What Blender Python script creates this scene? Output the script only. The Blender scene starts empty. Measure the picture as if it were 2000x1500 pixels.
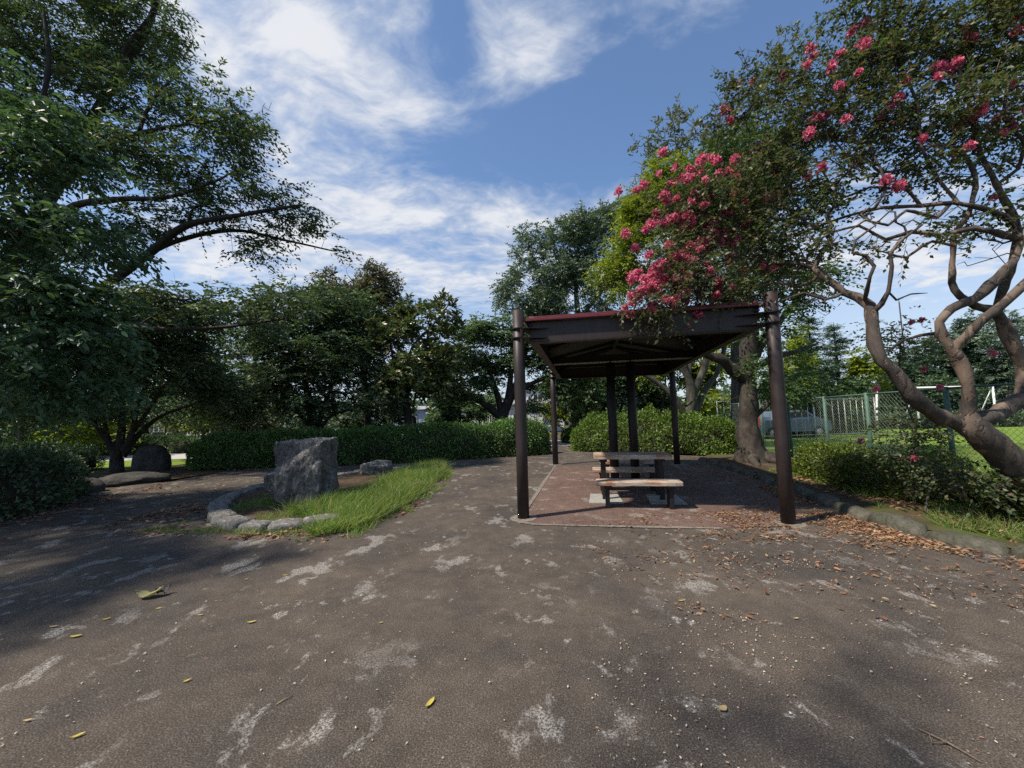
import bpy, bmesh, math, random
import numpy as np
from mathutils import Vector, Matrix, noise

scn = bpy.context.scene
C = scn.collection
rng = np.random.default_rng(7)
random.seed(7)

# ------------------------------------------------------------------ camera
F, TILT, ROLL, EYE = 780.0, .082, -.0255, 1.45          # focal length in photo pixels (2000 wide)
_c, _s = math.cos(ROLL), math.sin(ROLL)
FW = np.array([0, math.cos(TILT), math.sin(TILT)])
_u = np.array([0, -math.sin(TILT), math.cos(TILT)]); _x = np.array([1., 0, 0])
CX = _c * _x + _s * _u
CU = -_s * _x + _c * _u
cam_d = bpy.data.cameras.new('camera')
cam_d.sensor_width = 36; cam_d.lens = F / 2000 * 36
cam_d.clip_start = .05; cam_d.clip_end = 2000
cam = bpy.data.objects.new('camera', cam_d); C.objects.link(cam)
cam.matrix_world = Matrix(((CX[0], CU[0], -FW[0], 0), (CX[1], CU[1], -FW[1], 0), (CX[2], CU[2], -FW[2], EYE), (0, 0, 0, 1)))
scn.camera = cam


def at(px, py, Y):
    """survey helper: the world point seen at a photo pixel, at forward distance Y metres"""
    d = (px - 1000) / F * CX + (750 - py) / F * CU + FW
    return d * (Y / d[1]) + np.array([0, 0, EYE])


# ------------------------------------------------------------------ node helpers
def nd(t, typ, ins=None, **props):
    n = t.nodes.new(typ)
    for k, v in props.items():
        setattr(n, k, v)
    for k, v in (ins or {}).items():
        s = n.inputs[k]
        if isinstance(v, bpy.types.NodeSocket):
            t.links.new(v, s)
        else:
            s.default_value = v
    return n


def mth(t, op, a, b=0.0, clamp=False):
    return nd(t, 'ShaderNodeMath', {0: a, 1: b}, operation=op, use_clamp=clamp).outputs[0]


def mixc(t, f, a, b, mode='MIX'):
    if not isinstance(a, bpy.types.NodeSocket): a = (*a[:3], 1)
    if not isinstance(b, bpy.types.NodeSocket): b = (*b[:3], 1)
    return nd(t, 'ShaderNodeMix', {0: f, 6: a, 7: b}, data_type='RGBA', blend_type=mode).outputs[2]


def ramp(t, f, stops, interp='LINEAR'):
    r = nd(t, 'ShaderNodeValToRGB', {0: f})
    cr = r.color_ramp; cr.interpolation = interp
    while len(cr.elements) < len(stops): cr.elements.new(.5)
    for e, (p, c) in zip(cr.elements, stops):
        e.position = p
        e.color = (c, c, c, 1) if isinstance(c, (int, float)) else (*c[:3], 1)
    return r.outputs[0]


def sstep(t, f, a, b):
    return nd(t, 'ShaderNodeMapRange', {0: f, 1: a, 2: b, 3: 0.0, 4: 1.0}, interpolation_type='SMOOTHSTEP').outputs[0]


def nz(t, vec, scale, detail=4, rough=.55, dist=0.0):
    return nd(t, 'ShaderNodeTexNoise', {'Vector': vec, 'Scale': scale, 'Detail': detail, 'Roughness': rough, 'Distortion': dist}).outputs[0]


# ------------------------------------------------------------------ sky, sun, exposure
SUN_EL = math.radians(55)
SUN_XY = (-.925, -.38)
world = bpy.data.worlds.new('World'); scn.world = world
world.use_nodes = True
t = world.node_tree; t.nodes.clear()
sky = nd(t, 'ShaderNodeTexSky', sky_type='NISHITA', sun_disc=False, sun_elevation=SUN_EL,
         sun_rotation=math.atan2(SUN_XY[0], SUN_XY[1]) % (2 * math.pi), air_density=1.0, dust_density=.6, ozone_density=3.0)
geo = nd(t, 'ShaderNodeNewGeometry')
dirv = nd(t, 'ShaderNodeVectorMath', {0: nd(t, 'ShaderNodeTexCoord').outputs['Generated']}, operation='NORMALIZE').outputs[0]
sep = nd(t, 'ShaderNodeSeparateXYZ', {0: dirv})
zz = mth(t, 'ADD', mth(t, 'MAXIMUM', sep.outputs[2], 0.0), .1)
uv = nd(t, 'ShaderNodeCombineXYZ', {0: mth(t, 'DIVIDE', sep.outputs[0], zz), 1: mth(t, 'DIVIDE', sep.outputs[1], zz), 2: 0.0}).outputs[0]
warp = nd(t, 'ShaderNodeTexNoise', {'Vector': uv, 'Scale': 2.2, 'Detail': 3.0})
wv = nd(t, 'ShaderNodeVectorMath', {0: warp.outputs[1], 1: (.5, .5, .5)}, operation='SUBTRACT').outputs[0]
uvw = nd(t, 'ShaderNodeVectorMath', {0: wv, 1: (.28, .28, 0), 2: uv}, operation='MULTIPLY_ADD').outputs[0]
# drifts of cloud: centre on the cloud layer, half lengths, turn, weight
DRIFTS = [(-.50, .80, .56, .38, .5, .60), (-.62, 1.22, .40, .50, .2, .5), (-.30, 1.58, 1.05, .24, -.05, .52), (-1.2, 1.7, .8, .6, 0, .5),
          (.06, .89, .20, .20, .7, .62), (.36, .74, .20, .16, 0, .22), (-.10, .80, .10, .30, .3, -.38), (-.2, 2.2, 2.6, .75, 0, .48), (2.0, 1.9, 1.6, 1.1, 0, .5),
          (.34, 1.15, .38, .36, 0, -.50), (-.05, 1.20, .28, .24, 0, -.40), (.75, .95, .45, .38, 0, -.42), (.20, 1.32, .3, .2, 0, -.2)]
acc = .09
for (cx, cy, rx, ry, rot, w) in DRIFTS:
    mp = nd(t, 'ShaderNodeMapping', {'Vector': uvw, 'Location': (cx, cy, 0), 'Rotation': (0, 0, rot), 'Scale': (rx, ry, 1)}, vector_type='TEXTURE')
    g = nd(t, 'ShaderNodeTexGradient', {0: mp.outputs[0]}, gradient_type='QUADRATIC_SPHERE').outputs[1]
    g = mth(t, 'POWER', g, .6)
    acc = mth(t, 'ADD', mth(t, 'MULTIPLY', g, w), acc)
st = nd(t, 'ShaderNodeMapping', {'Vector': uvw, 'Rotation': (0, 0, .75), 'Scale': (1.0, 1.45, 1)}).outputs[0]
n1 = nz(t, st, 3.6, 9, .60, .1)
n2 = nz(t, st, 12.0, 7, .60, .1)
dens = mth(t, 'ADD', mth(t, 'ADD', mth(t, 'MULTIPLY', n1, 1.5), mth(t, 'MULTIPLY', n2, .6)), acc)
cl = sstep(t, dens, 1.02, 1.80)
hz = sstep(t, sep.outputs[2], .46, .04)
cl = mth(t, 'MAXIMUM', cl, mth(t, 'MULTIPLY', hz, .78))
skyc = mixc(t, 1.0, sky.outputs[0], (.92, .98, 1.02), 'MULTIPLY')
cloudc = mixc(t, sstep(t, dens, 1.3, 1.85), (.62, .68, .78), (.84, .85, .88))
b1 = nd(t, 'ShaderNodeBackground', {0: skyc, 1: .12}).outputs[0]
b2 = nd(t, 'ShaderNodeBackground', {0: cloudc, 1: .70}).outputs[0]
ms = nd(t, 'ShaderNodeMixShader', {0: mth(t, 'MULTIPLY', cl, .93), 1: b1, 2: b2})
nd(t, 'ShaderNodeOutputWorld', {0: ms.outputs[0]})

sun_d = bpy.data.lights.new('sun', 'SUN')
sun_d.energy = 4.4; sun_d.angle = math.radians(1.8); sun_d.color = (1, .90, .76)
sun = bpy.data.objects.new('sun', sun_d); C.objects.link(sun)
sd = Vector((SUN_XY[0] * math.cos(SUN_EL), SUN_XY[1] * math.cos(SUN_EL), math.sin(SUN_EL)))
sun.rotation_euler = sd.to_track_quat('Z', 'Y').to_euler()
sun.location = (-20, -10, 30)

vs = scn.view_settings
vs.view_transform = 'Standard'; vs.look = 'None'; vs.gamma = 1; vs.use_curve_mapping = False
vs.exposure = 0.55
cy = scn.cycles
cy.max_bounces = 6; cy.diffuse_bounces = 4; cy.glossy_bounces = 2; cy.transmission_bounces = 4; cy.transparent_max_bounces = 4
cy.caustics_reflective = False; cy.caustics_refractive = False; cy.sample_clamp_indirect = 6.0
cy.use_denoising = False


# ------------------------------------------------------------------ object helpers
def tag(o, label=None, cat=None, group=None, kind=None):
    if label: o['label'] = label
    if cat: o['category'] = cat
    if group: o['group'] = group
    if kind: o['kind'] = kind
    return o


def empty(name, loc, rz=0):
    o = bpy.data.objects.new(name, None); C.objects.link(o)
    o.location = Vector([float(v) for v in loc]); o.rotation_euler = (0, 0, rz); o.empty_display_size = .2
    return o


def link(name, me, m=None, parent=None, smooth=False):
    if m is not None and not me.materials: me.materials.append(m)
    if smooth: me.polygons.foreach_set('use_smooth', np.ones(len(me.polygons), bool))
    o = bpy.data.objects.new(name, me); C.objects.link(o)
    if parent: o.parent = parent
    return o


def bm_obj(name, bm, m=None, parent=None, smooth=False):
    me = bpy.data.meshes.new(name); bm.to_mesh(me); bm.free()
    return link(name, me, m, parent, smooth)


def np_mesh(name, V, loops, starts, m=None, smooth=False):
    me = bpy.data.meshes.new(name)
    me.vertices.add(len(V)); me.vertices.foreach_set('co', np.ascontiguousarray(V, np.float32).ravel())
    me.loops.add(len(loops)); me.loops.foreach_set('vertex_index', np.ascontiguousarray(loops, np.int32))
    me.polygons.add(len(starts)); me.polygons.foreach_set('loop_start', np.ascontiguousarray(starts, np.int32))
    me.update(calc_edges=True)
    if m is not None: me.materials.append(m)
    if smooth: me.polygons.foreach_set('use_smooth', np.ones(len(me.polygons), bool))
    return me


def add_box(bm, cen, size, rz=0, bevel=0.0, seg=1, ry=0, rx=0):
    r = bmesh.ops.create_cube(bm, size=1.0)
    M = Matrix.Translation(Vector(cen)) @ Matrix.Rotation(rz, 4, 'Z') @ Matrix.Rotation(ry, 4, 'Y') @ Matrix.Rotation(rx, 4, 'X') @ Matrix.Diagonal((*size, 1))
    bmesh.ops.transform(bm, matrix=M, verts=r['verts'])
    if bevel:
        es = list({e for v in r['verts'] for e in v.link_edges})
        bmesh.ops.bevel(bm, geom=es, offset=bevel, segments=seg, affect='EDGES', profile=.5)


def box_obj(name, cen, size, m, parent=None, bevel=.004, rz=0, seg=1, ry=0, rx=0):
    bm = bmesh.new(); add_box(bm, cen, size, rz, bevel, seg, ry, rx)
    return bm_obj(name, bm, m, parent)


def prism(bm, poly, z0, z1):
    lo = [bm.verts.new((x, y, z0)) for x, y in poly]; hi = [bm.verts.new((x, y, z1)) for x, y in poly]
    n = len(poly)
    bm.faces.new(lo[::-1]); bm.faces.new(hi)
    for i in range(n): bm.faces.new((lo[i], lo[(i + 1) % n], hi[(i + 1) % n], hi[i]))


def cyl_obj(name, base, top, r0, r1, m, parent=None, seg=20, cap_bevel=0.0):
    b, tp = np.array(base, float), np.array(top, float)
    V, L, S = tube(np.array([b, tp]), np.array([r0, r1]), seg, True)
    return link(name, np_mesh(name, V, L, S, m, False), None, parent, False)


def tube(P, R, k, caps=False):
    """one closed tube through points P with radii R"""
    P = np.asarray(P, float); n = len(P)
    T = np.gradient(P, axis=0) if n > 2 else np.repeat((P[1:] - P[:1]), n, 0)
    T = T / (np.linalg.norm(T, axis=1, keepdims=True) + 1e-9)
    a = np.array([0, 0, 1.]) if abs(T[0][2]) < .9 else np.array([1., 0, 0])
    A = np.empty_like(P)
    for i in range(n):
        a = a - T[i] * (a @ T[i]); a = a / (np.linalg.norm(a) + 1e-9); A[i] = a
    B = np.cross(T, A)
    th = np.arange(k) * 2 * np.pi / k
    V = (P[:, None] + R[:, None, None] * (np.cos(th)[None, :, None] * A[:, None] + np.sin(th)[None, :, None] * B[:, None])).reshape(-1, 3)
    i = np.arange(n - 1)[:, None] * k; j = np.arange(k)[None]
    q = np.stack([i + j, i + (j + 1) % k, i + k + (j + 1) % k, i + k + j], -1).reshape(-1, 4)
    loops = q.ravel(); starts = np.arange(len(q)) * 4
    if caps:
        loops = np.concatenate([loops, np.arange(k)[::-1], (n - 1) * k + np.arange(k)])
        starts = np.concatenate([starts, [len(q) * 4, len(q) * 4 + k]])
    return V, loops, starts


def merge(parts):
    Vs, Ls, Ss = [], [], []; vo = lo = 0
    for V, L, S in parts:
        Vs.append(V); Ls.append(L + vo); Ss.append(S + lo); vo += len(V); lo += len(L)
    return np.concatenate(Vs), np.concatenate(Ls), np.concatenate(Ss)


def nrm(a): return a / (np.linalg.norm(a, axis=-1, keepdims=True) + 1e-9)


TEMPL = {
    'diamond': (np.array([(0, 0, 0), (.42, -.5, .10), (1, 0, -.06), (.42, .5, .10)]), [(0, 1, 2), (0, 2, 3)]),
    'oval': (np.array([(0, 0, 0), (.28, -.44, .12), (.68, -.38, .08), (1, 0, -.12), (.68, .38, .08), (.28, .44, .12)]), [(0, 1, 2, 3), (0, 3, 4, 5)]),
    'blade': (np.array([(0, -.5, 0), (0, .5, 0), (.55, .32, .0), (.55, -.32, .0), (1, 0, -.06)]), [(0, 1, 2, 3), (3, 2, 4)]),
    'petal': (np.array([(0, 0, 0), (.5, -.55, .25), (1, -.2, .05), (.9, .35, .3), (.4, .5, -.1)]), [(0, 1, 2), (0, 2, 3), (0, 3, 4)]),
    'twig': (np.array([(0, -.5, 0), (0, .5, 0), (1, .2, 0), (1, -.2, 0)]), [(0, 1, 2, 3)]),
}


def leaf_batch(pos, d, n, L, W, kind='diamond'):
    tp, faces = TEMPL[kind]
    d = nrm(d); s = nrm(np.cross(n, d)); n = np.cross(d, s)
    L = np.broadcast_to(np.asarray(L, float), (len(pos),)); W = np.broadcast_to(np.asarray(W, float), (len(pos),))
    V = (pos[:, None] + tp[None, :, 0, None] * L[:, None, None] * d[:, None] + tp[None, :, 1, None] * W[:, None, None] * s[:, None]
         + tp[None, :, 2, None] * W[:, None, None] * n[:, None]).reshape(-1, 3)
    k = len(tp); fl = np.concatenate([np.array(f) for f in faces]); sz = np.array([len(f) for f in faces])
    loops = (np.arange(len(pos))[:, None] * k + fl[None]).ravel()
    st0 = np.concatenate([[0], np.cumsum(sz)[:-1]])
    starts = (np.arange(len(pos))[:, None] * len(fl) + st0[None]).ravel()
    return V, loops, starts


# ------------------------------------------------------------------ materials
def new_mat(name):
    m = bpy.data.materials.new(name); m.use_nodes = True
    t = m.node_tree; t.nodes.clear()
    out = nd(t, 'ShaderNodeOutputMaterial')
    co = nd(t, 'ShaderNodeTexCoord').outputs['Object']
    return m, t, out, co


def finish(t, out, col, rough=.7, bump=None, bs=.3, bd=.01, metal=0.0, spec=.4):
    p = nd(t, 'ShaderNodeBsdfPrincipled', {'Roughness': rough, 'Metallic': metal, 'Specular IOR Level': spec})
    if isinstance(col, bpy.types.NodeSocket): t.links.new(col, p.inputs[0])
    else: p.inputs[0].default_value = (*col, 1)
    if bump is not None:
        b = nd(t, 'ShaderNodeBump', {'Strength': bs, 'Distance': bd, 'Height': bump})
        t.links.new(b.outputs[0], p.inputs['Normal'])
    t.links.new(p.outputs[0], out.inputs[0])
    return p


def leaf_mat(name, cols, trans=.32, rough=.45, spec=.35, clump=1.2, tint=(1.4, 1.5, .7)):
    m, t, out, co = new_mat(name)
    g = nd(t, 'ShaderNodeNewGeometry')
    k = len(cols)
    c = ramp(t, g.outputs['Random Per Island'], [(i / max(k - 1, 1), cc) for i, cc in enumerate(cols)])
    n = nz(t, co, clump, 3)
    c = mixc(t, 1.0, c, ramp(t, n, [(.3, .68), (.7, 1.3)]), 'MULTIPLY')
    p = nd(t, 'ShaderNodeBsdfPrincipled', {0: c, 'Roughness': rough, 'Specular IOR Level': spec})
    tc = mixc(t, 1.0, c, tint, 'MULTIPLY')
    tr = nd(t, 'ShaderNodeBsdfTranslucent', {0: tc})
    mx = nd(t, 'ShaderNodeMixShader', {0: trans, 1: p.outputs[0], 2: tr.outputs[0]})
    t.links.new(mx.outputs[0], out.inputs[0])
    return m


def bark_mat(name, c1, c2, sc=9.0, stretch=.25, patch=None):
    m, t, out, co = new_mat(name)
    mp = nd(t, 'ShaderNodeMapping', {'Vector': co, 'Scale': (1, 1, stretch)}).outputs[0]
    n = nz(t, mp, sc, 7, .65, .6)
    n2 = nz(t, co, 2.2, 4)
    c = mixc(t, ramp(t, n, [(.32, 0.0), (.68, 1.0)]), c1, c2)
    if patch:
        c = mixc(t, ramp(t, n2, [(.5, 0.0), (.6, .8)]), c, patch)
    c = mixc(t, 1.0, c, ramp(t, nz(t, co, 30, 3), [(.3, .75), (.7, 1.2)]), 'MULTIPLY')
    finish(t, out, c, .85, n, .7, .03, spec=.2)
    return m


def plain(name, col, rough=.6, metal=0.0, var=.15, sc=14, bs=.12, spec=.4):
    m, t, out, co = new_mat(name)
    n = nz(t, co, sc, 6, .6)
    c = mixc(t, 1.0, col, ramp(t, n, [(.3, 1 - var), (.7, 1 + var)]), 'MULTIPLY')
    finish(t, out, c, rough, n, bs, .01, metal, spec)
    return m


def asphalt_mat(name, base, warm, pale=1.0, grit=1.0):
    m, t, out, co = new_mat(name)
    grain = nz(t, co, 130, 3, .7)
    vor = nd(t, 'ShaderNodeTexVoronoi', {'Vector': co, 'Scale': 95.0, 'Randomness': 1.0})
    broad = nz(t, co, .9, 5, .6, .5)
    mid = nz(t, co, 6.5, 5, .6)
    c = mixc(t, ramp(t, broad, [(.34, 0.0), (.66, 1.0)]), base, warm)
    c = mixc(t, 1.0, c, ramp(t, mid, [(.3, .80), (.7, 1.18)]), 'MULTIPLY')
    c = mixc(t, 1.0, c, ramp(t, grain, [(.30, .25), (.5, .85), (.70, 2.2)]), 'MULTIPLY')
    # lighter stones of the aggregate
    stone = mth(t, 'MULTIPLY', sstep(t, nd(t, 'ShaderNodeSeparateColor', {0: vor.outputs[1]}).outputs[0], .80, .84), sstep(t, vor.outputs[0], .5, .25))
    c = mixc(t, mth(t, 'MULTIPLY', stone, .45), c, (.20, .185, .165))
    # worn, lichen-pale patches of irregular outline
    sk = nd(t, 'ShaderNodeMapping', {'Vector': co, 'Rotation': (0, 0, .5), 'Scale': (1.0, .72, 1)}).outputs[0]
    pm = mth(t, 'MULTIPLY', sstep(t, nz(t, sk, 2.7, 8, .66, .25), .555, .62), sstep(t, nz(t, co, .6, 2), .36, .53))
    pm2 = mth(t, 'MULTIPLY', sstep(t, nz(t, sk, 6.5, 6, .6, .3), .60, .66), sstep(t, nz(t, co, 1.1, 2), .40, .56))
    spk = ramp(t, nz(t, co, 75, 3, .8), [(.45, 0.0), (.55, 1.0)])
    pm = mth(t, 'MULTIPLY', mth(t, 'MULTIPLY', mth(t, 'MAXIMUM', pm, pm2), spk), .8 * pale)
    c = mixc(t, pm, c, (.36, .345, .32))
    # loose pale grit and petals
    v2 = nd(t, 'ShaderNodeTexVoronoi', {'Vector': co, 'Scale': 46.0})
    gm = mth(t, 'MULTIPLY', sstep(t, v2.outputs[0], .11, .07), sstep(t, nd(t, 'ShaderNodeSeparateColor', {0: v2.outputs[1]}).outputs[1], .80, .82))
    gm = mth(t, 'MULTIPLY', gm, mth(t, 'MULTIPLY', ramp(t, nz(t, co, .8, 3), [(.42, 0.0), (.6, 1.0)]), .8 * grit))
    c = mixc(t, gm, c, (.42, .37, .30))
    h = mth(t, 'ADD', mth(t, 'MULTIPLY', vor.outputs[0], -.5), grain)
    finish(t, out, c, .9, h, .5, .010, spec=.22)
    return m


M = {}
M['asphalt'] = asphalt_mat('asphalt', (.058, .050, .044), (.102, .082, .064))
M['red_asphalt'] = asphalt_mat('red_asphalt', (.105, .068, .057), (.150, .098, .080), .8, .7)
M['concrete'] = plain('concrete', (.165, .145, .12), .9, var=.5, sc=18, bs=.5)
M['pad'] = plain('pad_concrete', (.26, .26, .245), .9, var=.22, sc=12, bs=.25)
m, t, out, co = new_mat('brown_paint')
n = nz(t, co, 5, 7, .65, .4); n2 = nz(t, nd(t, 'ShaderNodeMapping', {'Vector': co, 'Scale': (14, 14, .8)}).outputs[0], 2.0, 4)
c = mixc(t, 1.0, (.024, .016, .015), ramp(t, n, [(.3, .7), (.7, 1.4)]), 'MULTIPLY')
c = mixc(t, ramp(t, n2, [(.50, 0.0), (.72, .5)]), c, (.042, .031, .029))
c = mixc(t, ramp(t, nz(t, co, 26, 5, .7), [(.64, 0.0), (.70, .7)]), c, (.075, .034, .018))
finish(t, out, c, .5, n, .08, .01, spec=.4); M['paint'] = m
M['paint_dark_shade'] = plain('dark_brown_shade_paint', (.009, .007, .007), .6, var=.2, sc=8, bs=.05)  # dark brown, made darker still to paint in the under-roof shade
M['red_roof'] = plain('red_roof_metal', (.115, .017, .024), .45, var=.18, sc=9, bs=.05)
M['galv'] = plain('galvanised_steel', (.48, .47, .43), .45, .6, var=.2, sc=30)
M['green_paint'] = plain('green_post_paint', (.065, .125, .095), .6, var=.25, sc=12)
M['wire'] = plain('fence_wire', (.18, .22, .19), .5, .3, var=.1)
M['white'] = plain('white_paint', (.74, .75, .74), .55, var=.08, sc=3)
M['wall_white'] = plain('white_siding', (.66, .68, .70), .7, var=.08, sc=1.5)
M['wall_blue'] = plain('pale_blue_wall', (.34, .42, .54), .7, var=.2, sc=1.5)
M['dark'] = plain('dark_timber', (.03, .028, .028), .7, var=.3, sc=5)
M['tin'] = plain('grey_roofing', (.32, .32, .32), .5, .2, var=.2, sc=4)
M['tyre'] = plain('black_rubber', (.02, .02, .02), .8)
M['car_paint'] = plain('light_blue_car_paint', (.10, .135, .18), .3, var=.05)
M['red'] = plain('red_plastic', (.45, .03, .02), .5)
m, t, out, co = new_mat('window_glass'); finish(t, out, (.03, .035, .04), .08, spec=.6); M['glass'] = m


def stone_mat(name, c1, c2, lich, amt=.5):
    m, t, out, co = new_mat(name)
    n = nz(t, co, 5, 8, .68, .4); n2 = nz(t, co, 22, 6, .7)
    c = mixc(t, ramp(t, n, [(.32, 0.0), (.66, 1.0)]), c1, c2)
    c = mixc(t, 1.0, c, ramp(t, n2, [(.3, .6), (.7, 1.35)]), 'MULTIPLY')
    g = nd(t, 'ShaderNodeNewGeometry')
    up = sstep(t, nd(t, 'ShaderNodeSeparateXYZ', {0: g.outputs['Normal']}).outputs[2], .0, .8)
    lm = mth(t, 'MULTIPLY', ramp(t, nz(t, co, 16, 7, .75), [(.52, 0.0), (.62, 1.0)]), mth(t, 'ADD', mth(t, 'MULTIPLY', up, .75), .3))
    c = mixc(t, mth(t, 'MULTIPLY', lm, amt), c, lich)
    finish(t, out, c, .92, mth(t, 'ADD', n, mth(t, 'MULTIPLY', n2, .4)), .9, .04, spec=.2)
    return m


M['boulder'] = stone_mat('boulder_stone', (.045, .043, .040), (.16, .152, .14), (.46, .45, .43), .95)
M['ring_stone'] = stone_mat('ring_stone', (.085, .08, .075), (.20, .19, .175), (.42, .42, .39), .7)
M['kerb_stone'] = stone_mat('kerb_stone', (.045, .045, .034), (.12, .112, .09), (.08, .10, .05), .6)
M['dark_rock'] = stone_mat('dark_rock', (.03, .03, .028), (.08, .075, .07), (.10, .10, .08), .4)

m, t, out, co = new_mat('worn_wood')
mp = nd(t, 'ShaderNodeMapping', {'Vector': co, 'Scale': (.12, 1, 1)}).outputs[0]
gr = nz(t, mp, 60, 6, .65, .4); pn = nz(t, nd(t, 'ShaderNodeMapping', {'Vector': co, 'Scale': (.45, 1, 1)}).outputs[0], 7, 7, .65, .5)
c = mixc(t, ramp(t, gr, [(.3, 0.0), (.7, 1.0)]), (.22, .18, .145), (.52, .45, .37))
c2 = mixc(t, gr, (.17, .07, .03), (.36, .16, .07))
c = mixc(t, ramp(t, pn, [(.50, 0.0), (.56, .85)]), c, c2)
finish(t, out, c, .75, gr, .5, .006, spec=.25); M['wood'] = m

m, t, out, co = new_mat('soil')
n = nz(t, co, 3, 7, .65); n2 = nz(t, co, 40, 5, .7)
c = mixc(t, ramp(t, n, [(.35, 0.0), (.65, 1.0)]), (.05, .038, .026), (.115, .082, .052))
c = mixc(t, 1.0, c, ramp(t, n2, [(.3, .6), (.7, 1.4)]), 'MULTIPLY')
c = mixc(t, ramp(t, nz(t, co, .35, 5, .6), [(.50, 0.0), (.60, .75)]), c, (.075, .115, .025))
finish(t, out, c, .95, n2, .8, .03, spec=.1); M['soil'] = m

m, t, out, co = new_mat('lawn')
n = nz(t, co, .7, 6, .6); n2 = nz(t, co, 55, 5, .75)
c = mixc(t, ramp(t, n, [(.35, 0.0), (.65, 1.0)]), (.13, .22, .035), (.20, .28, .05))
c = mixc(t, 1.0, c, ramp(t, n2, [(.3, .55), (.7, 1.4)]), 'MULTIPLY')
finish(t, out, c, .9, n2, .8, .04, spec=.1); M['lawn'] = m
M['path'] = plain('pale_path', (.40, .38, .35), .9, var=.12, sc=6)

M['bark_dark'] = bark_mat('dark_bark', (.018, .016, .015), (.058, .050, .043))
M['bark_grey'] = bark_mat('grey_bark', (.040, .038, .032), (.12, .112, .095), 8)
M['bark_big'] = bark_mat('rough_brown_bark', (.022, .018, .015), (.085, .072, .060), 6, .6)
m, t, out, co = new_mat('smooth_peeling_bark')
mp = nd(t, 'ShaderNodeMapping', {'Vector': co, 'Rotation': (0, .5, 0), 'Scale': (1, 1, .35)}).outputs[0]
n = nz(t, mp, 9, 8, .68, .8); n2 = nz(t, mp, 5.5, 5, .6, .5); n3 = nz(t, co, 1.6, 3)
c = mixc(t, ramp(t, n, [(.30, 0.0), (.70, 1.0)]), (.030, .024, .020), (.12, .098, .082))
c = mixc(t, ramp(t, n2, [(.50, 0.0), (.535, .9)]), c, mixc(t, n, (.13, .090, .066), (.26, .195, .150)))     # flaked-off plates, sharp-edged
c = mixc(t, ramp(t, n3, [(.40, 0.0), (.62, .75)]), c, mixc(t, n, (.022, .020, .018), (.062, .056, .05)))      # sooty old bark
h = mth(t, 'ADD', n, mth(t, 'MULTIPLY', ramp(t, n2, [(.50, 0.0), (.535, 1.0)]), -.8))
finish(t, out, c, .8, h, .8, .02, spec=.25); M['bark_crape'] = m
M['bark_pale'] = bark_mat('pale_wood', (.35, .26, .18), (.48, .37, .26), 12, .1)
M['twig_dry'] = bark_mat('dry_twig', (.12, .09, .065), (.26, .20, .15), 40)
M['l_zelk'] = leaf_mat('zelkova_leaf', [(0.039, 0.073, 0.041), (0.061, 0.107, 0.056), (0.094, 0.137, 0.06), (0.113, 0.122, 0.051)], .28)
M['l_near'] = leaf_mat('broad_leaf_green', [(0.047, 0.093, 0.051), (0.078, 0.142, 0.074), (0.098, 0.163, 0.079)], .26)
M['l_dark'] = leaf_mat('deep_green_leaf', [(0.046, 0.082, 0.049), (0.076, 0.122, 0.066), (0.108, 0.153, 0.076)], .26)
M['l_brown'] = leaf_mat('bronze_green_leaf', [(0.06, 0.084, 0.041), (0.102, 0.098, 0.054), (0.138, 0.101, 0.067), (0.076, 0.118, 0.056)], .24)
M['l_magn'] = leaf_mat('glossy_magnolia_leaf', [(0.048, 0.083, 0.034), (0.094, 0.143, 0.052), (0.147, 0.19, 0.077), (0.166, 0.131, 0.061)], .14, .3, .5)
M['l_maple'] = leaf_mat('fine_green_leaf', [(0.055, 0.098, 0.051), (0.087, 0.146, 0.067), (0.131, 0.182, 0.078)], .30)
M['l_blue'] = leaf_mat('grey_green_leaf', [(0.082, 0.123, 0.089), (0.118, 0.168, 0.123), (0.146, 0.189, 0.132)], .22)  # leaf green lightened in place of haze on far trees
M['l_olive'] = leaf_mat('olive_leaf', [(.07, .085, .035), (.12, .125, .045), (.16, .15, .05)], .28)
M['l_yel'] = leaf_mat('yellow_green_leaf', [(0.102, 0.162, 0.024), (0.192, 0.246, 0.026), (0.288, 0.3, 0.03)], .30)
M['l_gtree'] = leaf_mat('evergreen_leaf', [(0.032, 0.065, 0.025), (0.057, 0.105, 0.035), (0.1, 0.149, 0.045)], .25)
M['l_pine'] = leaf_mat('conifer_needle', [(0.031, 0.065, 0.036), (0.051, 0.093, 0.051), (0.075, 0.117, 0.055)], .15)
M['l_crape'] = leaf_mat('crape_leaf', [(0.037, 0.063, 0.031), (0.066, 0.098, 0.045), (0.106, 0.129, 0.057), (0.126, 0.09, 0.06)], .32)
M['l_hedge'] = leaf_mat('hedge_leaf', [(0.041, 0.092, 0.028), (0.082, 0.166, 0.043), (0.14, 0.236, 0.059)], .28)
M['l_hedge_bright'] = leaf_mat('bright_hedge_leaf', [(0.055, 0.105, 0.022), (0.105, 0.171, 0.031), (0.165, 0.237, 0.039)], .28)  # yellower, brighter green than the other hedge leaf
M['l_bush'] = leaf_mat('fine_hedge_leaf', [(.04, .075, .015), (.085, .125, .018), (.15, .175, .02)], .28)
M['twigs'] = plain('hedge_twig', (.030, .026, .016), .9, var=.5, sc=25, bs=.8)
M['grass'] = leaf_mat('grass_blade', [(.070, .145, .026), (.11, .215, .036), (.16, .265, .052), (.24, .27, .09), (.30, .25, .12)], .35, .5)
M['petal'] = leaf_mat('crape_petal', [(.52, .07, .18), (.66, .13, .25), (.76, .30, .36), (.62, .24, .25)], .4, .7, .1, 3, (1.1, 1, 1.1))
M['litter'] = leaf_mat('dead_leaf', [(.12, .062, .036), (.21, .105, .055), (.29, .175, .095), (.16, .06, .042), (.35, .26, .155), (.10, .05, .03)], .1, .7, .2)
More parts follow.
